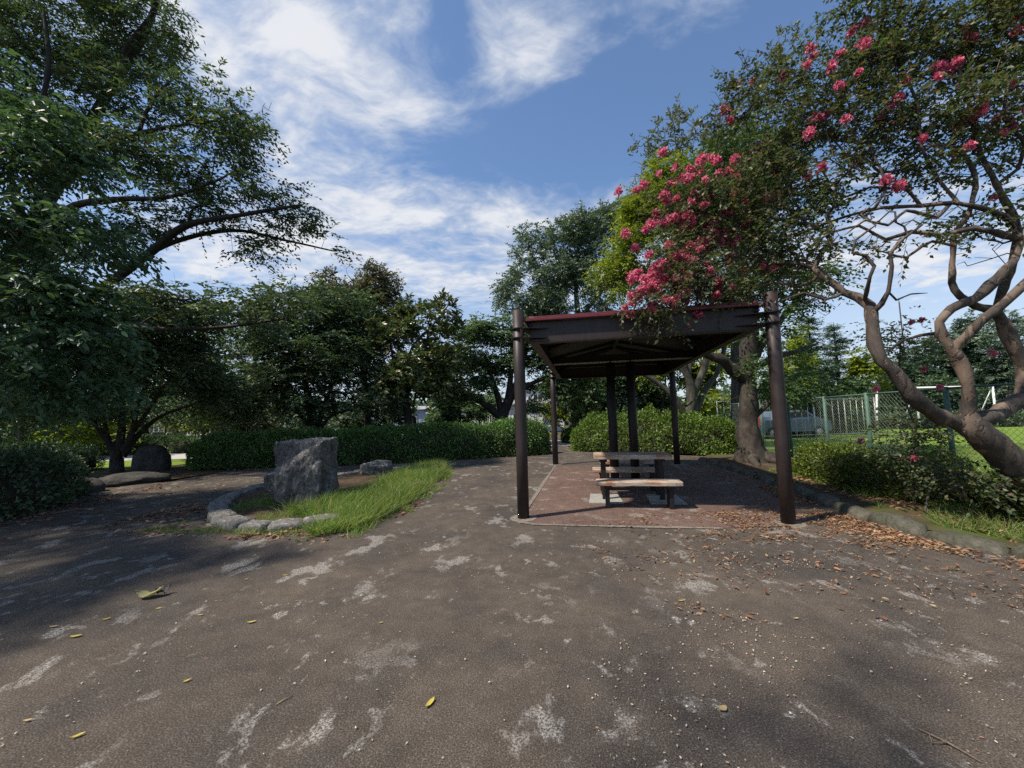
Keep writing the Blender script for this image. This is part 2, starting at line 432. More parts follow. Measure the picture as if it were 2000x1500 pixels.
M['litter_dark'] = leaf_mat('dark_dead_leaf', [(.09, .03, .024), (.20, .10, .06), (.30, .21, .13), (.14, .04, .03)], .1, .7, .2)
M['scrap'] = leaf_mat('petal_scrap', [(.50, .43, .34), (.36, .26, .15), (.58, .54, .47), (.40, .2, .12)], .1, .7, .2)
M['yellow_leaf'] = leaf_mat('yellow_fallen_leaf', [(.45, .36, .06), (.52, .42, .10)], .1, .6, .3)
M['pale_leaf'] = leaf_mat('pale_fallen_leaf', [(.42, .33, .16), (.36, .27, .13)], .1, .6, .3)
M['crumpled_leaf'] = leaf_mat('dry_olive_leaf', [(.30, .29, .15), (.22, .19, .10)], .1, .7, .2)


# ------------------------------------------------------------------ ground sheets
def sheet(name, poly, z, m, kind='structure', parent=None):
    bm = bmesh.new()
    f = bm.faces.new([bm.verts.new((x, y, z)) for x, y in poly])
    if f.normal.z < 0: f.normal_flip()
    bmesh.ops.triangulate(bm, faces=[f])
    o = bm_obj(name, bm, m, parent)
    if kind: o['kind'] = kind
    return o


sheet('ground', [(-900, -900), (900, -900), (900, 900), (-900, 900)], -.03, M['soil'])
KERB = [(5.78, 12.6), (5.68, 11.64), (5.42, 9.8), (5.11, 7.74), (4.80, 6.3), (4.61, 5.33), (4.62, 4.6), (4.79, 3.9), (5.2, 2.8), (5.9, 1.0), (7.0, -2.0)]
HEDGE_A = [(-11.0, 13.9), (-9.0, 13.75), (-7.0, 13.8), (-5.3, 14.0), (-3.4, 14.4), (-1.5, 15.0), (.2, 15.5), (1.35, 16.0)]
plaza = KERB[::-1] + [(6.3, 13.2), (4.2, 15.2), (2.35, 16.5), (2.7, 21), (3.4, 30), (1.7, 30), (1.3, 21), (1.0, 15.8), (-1.6, 14.6), (-5.3, 13.6),
                      (-8.0, 13.4), (-8.9, 12.2), (-8.95, 10.7), (-9.6, 9.9), (-9.2, 8.2), (-8.6, 6.7), (-8.4, 4.0), (-9, 0), (-12, -12), (9, -12)]
sheet('pavement', plaza, 0.0, M['asphalt'])
sheet('lawn', [(7.0, 1.0), (60, 1.0), (60, 26.5), (9.3, 26.5), (8.3, 14), (7.35, 8.4)], -.01, M['lawn'])
sheet('far_lawn', [(-60, 15.5), (-13.2, 14.6), (-11.4, 15.6), (-11.6, 17.6), (-60, 30)], -.016, M['lawn'])
sheet('far_path', [(-40, 19.5), (-17.0, 17.4), (-10.5, 17.7), (-9.2, 19.5), (-14, 20.6), (-40, 24)], -.008, M['path'])
sheet('pale_walk', [(1.8, 19.5), (3.6, 19.0), (7, 22), (7, 25), (2.2, 24)], .004, M['path'])

# ------------------------------------------------------------------ pavilion frame of reference
PO, PR = (.116, 5.85), -.179
PW, PL = 3.426, 6.294
_pa = np.array([math.cos(PR), math.sin(PR)]); _pb = np.array([-_pa[1], _pa[0]])


def pav(u, v):
    p = np.array(PO) + u * _pa + v * _pb
    return float(p[0]), float(p[1])


floor_poly = [pav(u, v) for u, v in [(.18, -.30), (2.5, -.30), (3.3, -.12), (3.75, .2), (4.1, 1.5), (4.5, 3.5), (4.2, 5.9), (.05, 5.9), (.0, .05), (.04, -.18)]]
fl = sheet('pavilion_floor', floor_poly, .004, M['red_asphalt'])
bm = bmesh.new()
strip = [(2.55, -.31), (1.6, -.33), (.8, -.34), (.2, -.33), (.02, -.24), (-.04, -.05), (-.03, 1.5), (-.02, 3.2), (.0, 4.6), (.02, 5.95), (1.2, 6.02), (2.4, 6.03)]
pr = []
for i, (u, v) in enumerate(strip):
    a = np.array(strip[max(i - 1, 0)]); b = np.array(strip[min(i + 1, len(strip) - 1)])
    d = (b - a) / np.linalg.norm(b - a); n_ = np.array([-d[1], d[0]]) * (.034 + .012 * math.sin(i * 2.1))
    p, q = pav(u - n_[0], v - n_[1]), pav(u + n_[0], v + n_[1])
    pr.append((bm.verts.new((*p, .009)), bm.verts.new((*q, .009))))
for a, b in zip(pr, pr[1:]):
    f = bm.faces.new((a[0], a[1], b[1], b[0]))
    if f.normal.z < 0: f.normal_flip()
bm_obj('border_strip', bm, M['concrete'], fl)
for k, (u0, u1) in enumerate([(.93, 1.48), (1.90, 2.46)]):
    for v0, v1 in [(1.02, 1.80)]:
        bm = bmesh.new()
        prism(bm, [pav(u0, v0), pav(u1, v0), pav(u1 - .02, v1), pav(u0 + .03, v1)], -.05, .014)
        bm_obj('concrete_pad', bm, M['pad'], fl)


# ------------------------------------------------------------------ stones
def rounded_stone(L, W, H, seed, cuts=3, amp=.05, power=3.2):
    bm = bmesh.new(); bmesh.ops.create_cube(bm, size=2.0)
    bmesh.ops.subdivide_edges(bm, edges=bm.edges[:], cuts=cuts, use_grid_fill=True)
    for v in bm.verts:
        p = v.co; n = (abs(p.x) ** power + abs(p.y) ** power + abs(p.z) ** power) ** (1 / power)
        p = p / n
        k = 1 + amp * 2 * noise.noise(p * 1.3 + Vector((seed * 7.1, seed, 3))) + amp * noise.noise(p * 3.7 + Vector((seed, 9, seed * 3.3)))
        v.co = Vector((p.x * L / 2 * k, p.y * W / 2 * k, p.z * H / 2 * k))
    return bm


def rock(name, loc, size, rz, m, label, seed, sub=4, amp=.28, group=None):
    bm = bmesh.new(); bmesh.ops.create_icosphere(bm, subdivisions=sub, radius=1)
    for v in bm.verts:
        p = v.co.copy()
        k = 1 + amp * noise.noise(p * 1.1 + Vector((seed * 3.1, 0, seed))) + amp * .45 * noise.noise(p * 2.7 + Vector((seed, 5, 1))) + amp * .12 * noise.noise(p * 8 + Vector((seed, 5, 1)))
        q = p * k
        s = (abs(q.x) ** 2.6 + abs(q.y) ** 2.6 + abs(q.z) ** 2.6) ** (1 / 2.6) / max(q.length, .01)
        q = q / s
        v.co = Vector((q.x * size[0], q.y * size[1], max(q.z, -.55) * size[2] + size[2] * .45))
    o = bm_obj(name, bm, m, None, True)
    o.location = loc; o.rotation_euler = (0, 0, rz)
    return tag(o, label, 'rock', group)


# stone-edged planting island
ISLAND = [(-2.55, 5.95), (-2.95, 5.72), (-3.35, 5.60), (-3.75, 5.66), (-4.2, 5.95), (-4.62, 6.35), (-4.98, 6.85), (-5.3, 7.35), (-5.52, 7.95), (-5.55, 8.6),
          (-5.40, 9.2), (-5.1, 9.8), (-4.72, 10.4), (-4.3, 10.95), (-3.9, 11.4), (-3.4, 11.85), (-2.8, 12.1), (-2.3, 11.9), (-2.08, 11.2), (-2.05, 10.2), (-2.08, 9.0), (-2.1, 7.8), (-2.2, 6.7)]
isl = empty('stone_ring_planter', (-3.8, 8.5, 0))
tag(isl, 'elongated ring of pale weathered edging stones around the grass and boulder', 'planter')
bm = bmesh.new()
f = bm.faces.new([bm.verts.new((x + 3.8, y - 8.5, .035)) for x, y in ISLAND]); bmesh.ops.triangulate(bm, faces=[f])
for f in bm.faces:
    if f.normal.z < 0: f.normal_flip()
bm_obj('soil', bm, M['soil'], isl)
n = len(ISLAND)
for i in range(n):
    a, b = np.array(ISLAND[i]), np.array(ISLAND[(i + 1) % n])
    L = np.linalg.norm(b - a)
    low = 14 <= i
    o = bm_obj('edging_stone', rounded_stone(L * 1.07, .30 + .04 * math.sin(i * 2.3), .22, i + 3, 4, .055, 7.0), M['ring_stone'], isl, True)
    mid = (a + b) / 2
    o.location = (mid[0] + 3.8, mid[1] - 8.5, (.005 if not low else -.05) + .015 * math.sin(i * 5.1))
    o.rotation_euler = (.04 * math.sin(i * 3), .03 * math.sin(i * 4.4), math.atan2(b[1] - a[1], b[0] - a[0]))

# big stepped boulder
bm = bmesh.new()


def hull(bm, pts):
    vs_ = [bm.verts.new(p) for p in pts]
    r = bmesh.ops.convex_hull(bm, input=vs_)
    bmesh.ops.delete(bm, geom=[g for g in r['geom_interior'] if isinstance(g, bmesh.types.BMVert)], context='VERTS')


hull(bm, [(-.46, -.10, 0), (.50, -.12, 0), (.52, .6, 0), (-.40, .65, 0), (-.64, -.12, 1.05), (.50, -.14, 1.07), (.54, .6, 1.09), (-.60, .62, 1.06), (-.64, -.10, .65), (.52, -.1, .62)])
hull(bm, [(-.34, -.36, 0), (.46, -.38, 0), (.52, .3, 0), (-.42, .4, 0), (-.76, -.30, .28), (-.74, -.32, .50), (-.70, .20, .56), (-.40, -.42, .50), (.05, -.36, .70), (.34, -.32, .90), (.48, -.26, 1.05), (.50, .3, 1.05), (.50, -.36, .30), (.50, -.32, .62)])
hull(bm, [(.46, -.2, 0), (.66, -.1, 0), (.68, .3, 0), (.45, .4, 0), (.70, -.05, .38), (.64, -.02, .50), (.66, .3, .50), (.45, .2, .56)])
me = bpy.data.meshes.new('boulder'); bm.to_mesh(me); bm.free()
tmp = bpy.data.objects.new('boulder_tmp', me); C.objects.link(tmp)
md = tmp.modifiers.new('r', 'REMESH'); md.mode = 'VOXEL'; md.voxel_size = .028
md2 = tmp.modifiers.new('s', 'SMOOTH'); md2.factor = .5; md2.iterations = 2
dg = bpy.context.evaluated_depsgraph_get()
me2 = bpy.data.meshes.new_from_object(tmp.evaluated_get(dg)); bpy.data.objects.remove(tmp)
me2.name = 'boulder'
co_ = np.empty(len(me2.vertices) * 3, np.float32); me2.vertices.foreach_get('co', co_); co_ = co_.reshape(-1, 3)
no_ = np.empty(len(me2.vertices) * 3, np.float32); me2.vertices.foreach_get('normal', no_); no_ = no_.reshape(-1, 3)
for i in range(len(co_)):
    p = Vector(co_[i])
    k = .022 * noise.noise(p * 2.6) + .024 * noise.noise(p * 7 + Vector((4, 4, 4))) + .016 * noise.noise(p * 17)
    co_[i] += no_[i] * k
me2.vertices.foreach_set('co', co_.ravel()); me2.update()
o = link('boulder', me2, M['boulder'], None, True); o.location = (-3.82, 7.38, .02); o.rotation_euler = (0, 0, .12); o.scale = (.76, .95, 1.03)
tag(o, 'large dark lichen-spotted boulder with a stepped front standing in the planter', 'boulder')
rock('rock', (-3.72, 11.0, .02), (.42, .30, .22), .3, M['boulder'], 'small rough grey rock at the far end of the grassy planter', 3)
rock('rock', (-12.1, 13.5, -.03), (.48, .36, .58), .4, M['dark_rock'], 'dark upright rock beside the multi-stemmed tree', 5, amp=.2)
rock('rock', (-9.9, 10.5, -.03), (.80, .45, .20), .2, M['dark_rock'], 'long low dark rock at the left edge of the asphalt', 8)
rock('rock', (-10.0, 8.9, -.03), (.65, .45, .26), .9, M['dark_rock'], 'dark rock beside the bush at the far left', 12)

# kerb of the right-hand bed
kb = empty('stone_kerb', (5.1, 7.0, 0)); tag(kb, 'low kerb of mossy rounded stones along the right edge of the asphalt', 'kerb')
KP = np.array(KERB); seg = np.linalg.norm(np.diff(KP, axis=0), axis=1); cum = np.concatenate([[0], np.cumsum(seg)])
s = 0; i = 0
while s < cum[-1] - .3:
    L = .62 + .35 * random.random()
    e = min(s + L, cum[-1])
    a = np.array([np.interp(s, cum, KP[:, 0]), np.interp(s, cum, KP[:, 1])]); b = np.array([np.interp(e, cum, KP[:, 0]), np.interp(e, cum, KP[:, 1])])
    mid = (a + b) / 2
    sunk = -.035 if 7.4 < mid[1] else 0
    o = bm_obj('kerb_stone', rounded_stone(np.linalg.norm(b - a) * 1.0, .27, .30, i + 40, 3, .055, 3.4), M['kerb_stone'], kb, True)
    o.location = (mid[0] - 5.1, mid[1] - 7.0, -.03 + sunk + .02 * math.sin(i * 2.7)); o.rotation_euler = (.05 * math.sin(i * 3.3), .04 * math.sin(i * 2.1), math.atan2(b[1] - a[1], b[0] - a[0]))
    s = e + .012; i += 1
bed = [(x + .05, y) for x, y in KERB] + [(8.0, -2.0), (7.0, 3.5), (7.25, 8.4), (8.2, 14), (6.4, 13.2)]
sheet('planting_bed', bed, .055, M['soil'])

# ------------------------------------------------------------------ pavilion
pv = empty('pavilion', (*PO, 0), PR)
tag(pv, 'dark brown steel pavilion with a shallow red metal roof over picnic tables', 'pavilion')
PR_ = .084
corners = [(0, 0), (PW, 0), (0, PL), (PW, PL)]


def tube_obj(name, P, R, k, m, parent, smooth=True):
    V, L, S = tube(np.array(P, float), np.array(R, float), k, True)
    me = np_mesh(name, V, L, S, m)
    sm = np.ones(len(me.polygons), bool); sm[-2:] = False
    if smooth: me.polygons.foreach_set('use_smooth', sm)
    return link(name, me, None, parent)


for (u, v) in corners:
    po = tube_obj('post', [(u, v, -.05), (u, v, 1.0), (u, v, 2.0), (u, v, 3.017)], [PR_] * 4, 28, M['paint'], pv)
    tube_obj('post_cap', [(0, 0, 3.017), (0, 0, 3.024)], [PR_ * .96, PR_ * .90], 28, M['paint_dark_shade'], po).location = (u, v, 0)
    ft = tube_obj('footing', [(u + .0, v - .0, -.06), (u, v, .010)], [.2, .19], 24, M['concrete'], pv)
    su = 1 if u < 1 else -1; sv = 1 if v < 1 else -1
    for z in (2.605, 2.745):
        bm = bmesh.new()
        pts = []
        for k in range(15):                                     # round the post, then two tongues on to the beam corner
            an = math.pi * .25 + math.pi * .5 + (k / 14) * math.pi
            pts.append((.108 * math.cos(an), .108 * math.sin(an)))
        pts += [(.10, -.085), (.44, .045), (.20, .10), (.10, .44), (-.085 + .17, .30)]
        pts = [(u + su * x, v + sv * y) for x, y in pts]
        if su * sv < 0: pts = pts[::-1]
        prism(bm, pts, z - .007, z + .007)
        bmesh.ops.recalc_face_normals(bm, faces=bm.faces[:])
        bm_obj('bracket_plate', bm, M['paint_dark_shade'], pv)
for (u, v) in [(1.50, 3.147), (1.92, 3.147)]:
    tube_obj('post', [(u, v, -.05), (u, v, 1.2), (u, v, 2.62)], [.092] * 3, 24, M['paint_dark_shade'], pv)
U0, U1, V0, V1, Z0, Z1 = .16, PW - .16, .06, PL - .06, 2.552, 2.85


def beam(cen, size, m=M['paint']): return box_obj('beam', cen, size, m, pv, .004)


bt = .022
beam((PW / 2, V0 + bt / 2, (Z0 + Z1) / 2), (U1 - U0, bt, Z1 - Z0))
beam((PW / 2, V1 - bt / 2, (Z0 + Z1) / 2), (U1 - U0, bt, Z1 - Z0))
for u in (U0 + bt / 2, U1 - bt / 2):
    beam((u, PL / 2, (Z0 + Z1) / 2 + .001), (bt, V1 - V0 - 2 * bt - .004, Z1 - Z0 - .002))
fw_ = .13                                                       # bottom flanges
for v, sg in ((V0, 1), (V1, -1)):
    box_obj('flange', (PW / 2, v + sg * (fw_ / 2 - .006), Z0 - .008), (U1 - U0 + .01, fw_, .014), M['paint'], pv, .002)
for u, sg in ((U0, 1), (U1, -1)):
    box_obj('flange', (u + sg * (fw_ / 2 - .006), PL / 2, Z0 - .009), (fw_, V1 - V0 - 2 * fw_ + .02, .0136), M['paint'], pv, .002)
box_obj('cross_beam', (PW / 2, PL / 2, 2.66), (U1 - U0 - .05, .11, .17), M['paint_dark_shade'], pv, .004)
box_obj('bright_strip_bar', (PW / 2, PL / 2 - .075, 2.588), (U1 - U0 - .06, .03, .03), M['galv'], pv, .003)  # added pale bar standing in for the strip of light at mid roof
RZ = 3.22; RV0, RV1 = 1.75, PL - 1.75
e0, e1, f0, f1 = U0 - .06, U1 + .06, V0 - .07, V1 + .07
ridge = [(PW / 2, RV0), (PW / 2, RV1)]


def slab(name, pts, dz, m):
    bm = bmesh.new()
    lo = [bm.verts.new((p[0], p[1], p[2])) for p in pts]; hi = [bm.verts.new((p[0], p[1], p[2] + dz)) for p in pts]
    bm.faces.new(lo[::-1]); bm.faces.new(hi)
    k = len(pts)
    for i in range(k): bm.faces.new((lo[i], lo[(i + 1) % k], hi[(i + 1) % k], hi[i]))
    bmesh.ops.recalc_face_normals(bm, faces=bm.faces[:])
    return bm_obj(name, bm, m, pv)


ZE = 2.868
faces_ = [[(e0, f0, ZE), (e1, f0, ZE), (*ridge[0], RZ)], [(e1, f1, ZE), (e0, f1, ZE), (*ridge[1], RZ)],
          [(e0, f1, ZE), (e0, f0, ZE), (*ridge[0], RZ), (*ridge[1], RZ)], [(e1, f0, ZE), (e1, f1, ZE), (*ridge[1], RZ), (*ridge[0], RZ)]]
for fc in faces_:
    rp = slab('roof_sheet', fc, .012, M['red_roof'])
    slab('soffit_sheet', [(p[0], p[1], p[2] - .016) for p in fc], .012, M['paint_dark_shade'])
for a, b in [((e0, f0), (e1, f0)), ((e0, f1), (e1, f1)), ((e0, f0), (e0, f1)), ((e1, f0), (e1, f1))]:
    lx, ly = abs(b[0] - a[0]), abs(b[1] - a[1])
    ex = .02 if lx else 0
    box_obj('eave_trim', ((a[0] + b[0]) / 2, (a[1] + b[1]) / 2, 2.872), (max(lx + .03, .03), max(ly - .031, .03), .042), M['red_roof'], pv, .006)
    box_obj('roof_rib', ((a[0] + b[0]) / 2 * .985 + .015 * PW / 2, (a[1] + b[1]) / 2 * .985 + .015 * PL / 2, 2.912), (max(lx - .28, .04), max(ly - .4, .04), .03), M['red_roof'], pv, .006)
for (a, b) in [((e0, f0), ridge[0]), ((e1, f0), ridge[0]), ((e0, f1), ridge[1]), ((e1, f1), ridge[1])]:
    A, B = np.array([a[0] * .97 + b[0] * .03, a[1] * .97 + b[1] * .03, ZE - .07]), np.array([b[0], b[1], RZ - .07])
    tube_obj('hip_rafter', [A, B], [.045, .045], 4, M['paint_dark_shade'], pv, False)
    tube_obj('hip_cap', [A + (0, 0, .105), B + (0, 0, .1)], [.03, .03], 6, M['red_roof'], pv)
tube_obj('ridge_beam', [(PW / 2, RV0, RZ - .08), (PW / 2, RV1, RZ - .08)], [.05, .05], 4, M['paint_dark_shade'], pv, False)
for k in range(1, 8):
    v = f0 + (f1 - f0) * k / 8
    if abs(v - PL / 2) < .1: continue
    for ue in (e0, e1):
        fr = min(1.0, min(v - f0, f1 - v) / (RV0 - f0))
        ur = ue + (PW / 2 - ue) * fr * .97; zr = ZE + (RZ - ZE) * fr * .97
        tube_obj('rafter', [(ue + (.12 if ue < 1 else -.12), v, ZE - .03), (ur, v, zr - .05)], [.03, .03], 4, M['paint_dark_shade'], pv, False)


# ------------------------------------------------------------------ tables and benches
def slab_board(name, L, D, T, z, m, parent, seed):
    bm = bmesh.new(); add_box(bm, (0, 0, z - T / 2), (L, D, T))
    bmesh.ops.subdivide_edges(bm, edges=[e for e in bm.edges if abs((e.verts[0].co - e.verts[1].co).x) > .1], cuts=10)
    bmesh.ops.bevel(bm, geom=[e for e in bm.edges if len(e.link_faces) == 2 and e.calc_face_angle(0) > .5], offset=.007, segments=1, affect='EDGES')
    for v in bm.verts:
        k = noise.noise(v.co * 4 + Vector((seed, 0, 0))) * .006
        v.co.y += k; v.co.z += k * .4
        if v.co.x > L / 2 - .03: v.co.y *= .86
    return bm_obj(name, bm, m, parent)


def make_bench(u, v, label):
    x, y = pav(u, v)
    b = empty('bench', (x, y, 0), PR); tag(b, label, 'bench', 'benches under the pavilion')
    slab_board('seat', 1.27, .36, .062, .415, M['wood'], b, u + v)
    for sx in (-.47, .47):
        for sy in (-.08, .09):
            box_obj('leg', (sx, sy, .15), (.062, .062, .36), M['paint_dark_shade'], b, .006)
        box_obj('bracket', (sx * .98, 0, .334), (.12, .30, .036), M['paint_dark_shade'], b, .004)
    return b


def make_table(u, v, label):
    x, y = pav(u, v)
    b = empty('picnic_table', (x, y, 0), PR); tag(b, label, 'table', 'tables under the pavilion')
    slab_board('tabletop', 1.27, .60, .072, .76, M['wood'], b, u + v * 3)
    for sx in (-.48, .46):
        for sy in (-.19, .19):
            box_obj('leg', (sx, sy, .33), (.074, .074, .68), M['paint_dark_shade'], b, .006)
        box_obj('bracket', (sx, 0, .662), (.125, .46, .05), M['paint_dark_shade'], b, .004)
    return b


make_bench(1.69, .79, 'nearest slab bench of worn peeling wood, front of the pavilion')
make_table(1.68, 1.54, 'nearer picnic table with a peeling wooden top, right behind the front bench')
make_bench(1.66, 2.24, 'second bench, seen between the legs of the nearer table')
make_bench(1.84, 3.52, 'third bench, just beyond the two centre posts')


# ------------------------------------------------------------------ trees
def crom(P, ds, soft=1.0):
    """smooth path through rows of P (x,y,z,r), sampled about every ds metres"""
    P = np.asarray(P, float)
    if len(P) == 2:
        n = max(2, int(np.linalg.norm(P[1, :3] - P[0, :3]) / ds) + 1)
        return P[0] + (P[1] - P[0]) * np.linspace(0, 1, n)[:, None]
    Q = np.vstack([2 * P[0] - P[1], P, 2 * P[-1] - P[-2]])
    o = []
    for i in range(1, len(Q) - 2):
        n = max(1, int(np.linalg.norm(Q[i + 1, :3] - Q[i, :3]) / ds))
        for k in range(n):
            t_ = k / n
            o.append((1 - soft) * (Q[i] + (Q[i + 1] - Q[i]) * t_) + soft * .5 * (2 * Q[i] + (Q[i + 1] - Q[i - 1]) * t_ + (2 * Q[i - 1] - 5 * Q[i] + 4 * Q[i + 1] - Q[i + 2]) * t_ ** 2 + (3 * Q[i] - Q[i - 1] - 3 * Q[i + 1] + Q[i + 2]) * t_ ** 3))
    o.append(P[-1])
    return np.array(o)


def px_limb(pts):
    """limb from (px, py, Y, radius m)"""
    return [(*at(a, b, Y), r) for a, b, Y, r in pts]


def pblob(px, py, Y, rx, ry, rd, w=1.0):
    k = Y / F
    return (at(px, py, Y), np.array([rx * k, rd, ry * k]), w)


def sample_blobs(blobs, n, R, gap=0.0, gs=.8, shell=2.0, zmin=.4):
    vol = np.array([(b[1][0] * b[1][1] * b[1][2]) ** .8 * b[2] for b in blobs]); vol = vol / vol.sum()
    out = []
    for (c, r, w), f in zip(blobs, vol):
        k = max(3, int(round(n * f)))
        d = nrm(R.normal(size=(k * 2, 3))); rr = R.random(k * 2) ** (1 / (1 + shell))
        p = c + d * rr[:, None] * r
        if gap > 0:
            keep = np.array([noise.noise(Vector(q) * gs) for q in p]) > -gap
            p = p[keep]
        out.append(p[:k])
    p = np.concatenate(out)
    return p[p[:, 2] > zmin]


def grow(limbs, pts, bf, clear, ds=.3, tip=.005, pexp=2.3, wig=.10, R=rng, knot=.12):
    pos, par, rad, path, ok = [], [], [], [], []
    for li, l in enumerate(limbs):
        P = crom(l, ds, .35 if knot > .25 else 1.0)
        for q in P:
            q[3] *= 1 + knot * noise.noise(Vector(q[:3]) * (1.2 / max(q[3] * 4, .15)))
            if knot > .2 and len(P) > 3: q[:3] += np.array(noise.noise_vector(Vector(q[:3]) * 2.2)) * min(.06, q[3] * .6)
        if li == 0:
            prev = -1; start = 0
        else:
            d = np.linalg.norm(np.array(pos) - P[0, :3], axis=1); prev = int(np.argmin(d)); start = 0 if d[prev] > .05 else 1
        for q in P[start:]:
            pos.append(q[:3]); par.append(prev); rad.append(q[3])
            path.append(0 if prev < 0 else path[prev] + np.linalg.norm(q[:3] - pos[prev]))
            ok.append(q[2] > clear); prev = len(pos) - 1
    nl = len(pos)
    if not any(ok): ok[-1] = True
    m_ = len(pts)
    A = np.array(pos); okm = np.array(ok); pl = np.array(path)
    idx = np.where(okm)[0]
    D = np.linalg.norm(pts[:, None] - A[idx][None], axis=2) + bf * pl[idx][None]
    j = D.argmin(1); best = D[np.arange(m_), j]; bi = idx[j]
    done = np.zeros(m_, bool)
    term = []
    for _ in range(m_):
        k = int(np.where(done, 1e9, best).argmin())
        done[k] = True
        p0 = pos[bi[k]]; p1 = pts[k]; e = p1 - p0; L = np.linalg.norm(e)
        ns = max(1, min(4, int(L / .45))); prev = int(bi[k])
        for q in range(1, ns + 1):
            x = p0 + e * q / ns
            if q < ns: x = x + R.normal(size=3) * L * wig
            pos.append(x); par.append(prev); rad.append(0); path.append(path[prev] + np.linalg.norm(x - pos[prev])); prev = len(pos) - 1
        term.append(prev)
        d = np.linalg.norm(pts - p1, axis=1) + bf * path[prev]
        u_ = d < best; best[u_] = d[u_]; bi[u_] = prev
    n = len(pos); pos = np.array(pos); par = np.array(par); rad = np.array(rad)
    acc = np.zeros(n); kids = [[] for _ in range(n)]
    for i in range(n - 1, -1, -1):
        if acc[i] == 0: acc[i] = tip ** pexp
        if par[i] >= 0: acc[par[i]] += acc[i]; kids[par[i]].append(i)
    pr_ = acc ** (1 / pexp)
    r = np.where(np.arange(n) < nl, np.maximum(rad, np.minimum(pr_, .5 * rad + .01)), pr_)
    for i in range(nl, n):                                    # a branch is never thicker than what carries it
        r[i] = min(r[i], r[par[i]] * .92)
    parts = []
    stack = [(0, None)]
    while stack:
        i, p = stack.pop()
        ch = [] if p is None else [p]
        rs = [] if p is None else [r[i]]
        while True:
            ch.append(i); rs.append(r[i])
            if not kids[i]: break
            lim = [c for c in kids[i] if c < nl]
            mn = max(lim or kids[i], key=lambda c: r[c])
            for c in kids[i]:
                if c != mn: stack.append((c, i))
            i = mn
        if len(ch) < 2: continue
        R_ = np.array(rs); R_[-1] *= .5
        mr = R_.max(); k = 12 if mr > .12 else 8 if mr > .04 else 5 if mr > .015 else 3
        if knot > .25 and mr > .05:
            V_, L_, S_ = tube(pos[ch], R_, 18)
            for q in V_:
                q += np.array(noise.noise_vector(Vector(q) * 5.0)) * min(.05, mr * .16) + np.array(noise.noise_vector(Vector(q) * 14.0)) * min(.018, mr * .07)
            parts.append((V_, L_, S_))
        else:
            parts.append(tube(pos[ch], R_, k))
    tdir = nrm(pos[term] - pos[par[term]])
    return parts, pos[term], tdir


def sprays(p, d, lf, R, cen=None):
    tw, tl, nl = lf['tw'], lf['tl'], lf['nl']
    flat = lf.get('flat', .5); droop = lf.get('droop', .25)
    n = len(p)
    P = np.repeat(p, tw, 0); D = np.repeat(d, tw, 0)
    rd = R.normal(size=(n * tw, 3)); rd[:, 2] *= flat
    D = D * np.array([1, 1, flat]) * lf.get('fwd', .7) + rd
    if cen is not None: D = D + nrm(P - cen) * lf.get('outw', .5) * np.array([1, 1, flat])
    D = nrm(D); TL = tl * (.55 + .9 * R.random(n * tw))
    P0 = P + R.normal(size=P.shape) * lf.get('jit', .08)
    side = nrm(np.cross(D, [0, 0, 1.0])); up = np.cross(side, D)
    tt = (np.arange(nl) + .6) / nl
    k = np.where(np.arange(nl) % 2, 1.0, -1.0)
    LP = P0[:, None] + D[:, None] * (tt[None, :, None] * TL[:, None, None])
    LP[:, :, 2] -= droop * (tt[None] ** 2) * TL[:, None]
    ang = lf.get('ang', .85)
    LD = D[:, None] * math.cos(ang) + side[:, None] * (k * math.sin(ang))[None, :, None] + R.normal(size=LP.shape) * lf.get('ldj', .25)
    LD[:, :, 2] -= lf.get('ldroop', .25)
    LN = np.array([0, 0, 1.0]) * lf.get('nup', 1.0) + R.normal(size=LP.shape) * lf.get('nj', .72) + 0 * up[:, None]
    sc = .7 + .6 * R.random(LP.shape[:2])
    L = lf['L'] * sc; W = lf['W'] * sc
    return LP.reshape(-1, 3), LD.reshape(-1, 3), LN.reshape(-1, 3), L.ravel(), W.ravel(), P0, D, TL


def make_tree(name, label, limbs, blobs, n, lf, bark, leafm, seed, bf=.3, clear=1.6, gap=.25, gs=.7, shell=1.6, group='trees around the plaza', twigs=False, tip=.005, wig=.1, bare=None, zmin=.5, pexp=2.3, knot=.12, ds=.3):
    R = np.random.default_rng(seed)
    base = np.array(limbs[0][0][:3], float)
    pts = sample_blobs(blobs, n, R, gap, gs, shell, zmin)
    allp = pts
    if bare is not None: allp = np.concatenate([pts, sample_blobs(bare[0], bare[1], R, 0, 1, 0)])
    parts, tp, td = grow(limbs, allp, bf, clear, tip=tip, wig=wig, R=R, pexp=pexp, knot=knot, ds=ds)
    if bare is not None:                                       # bare twigs carry no leaves
        dmin = np.array([np.linalg.norm(pts - q, axis=1).min() for q in tp]); keep = dmin < 1e-6
        tp, td = tp[keep], td[keep]
    cen = pts.mean(0)
    o = empty(name, base); tag(o, label, 'tree', group)
    LP, LD, LN, L, W, P0, D, TL = sprays(tp, td, lf, R, cen)
    if twigs:
        parts.append(leaf_batch(P0 - base * 0, D, np.tile([0, 0, 1.0], (len(D), 1)) + .01, TL, .008, 'twig'))
    V, Lo, S = merge(parts)
    link('trunk', np_mesh('trunk', V - base, Lo, S, bark, True), None, o)
    V, Lo, S = leaf_batch(LP - base, LD, LN, L, W, lf.get('tmpl', 'diamond'))
    cr = link('crown', np_mesh('crown', V, Lo, S, leafm), None, o)
    return o


def lf(tw, tl, nl, L, W, **k): return dict(tw=tw, tl=tl, nl=nl, L=L, W=W, **k)


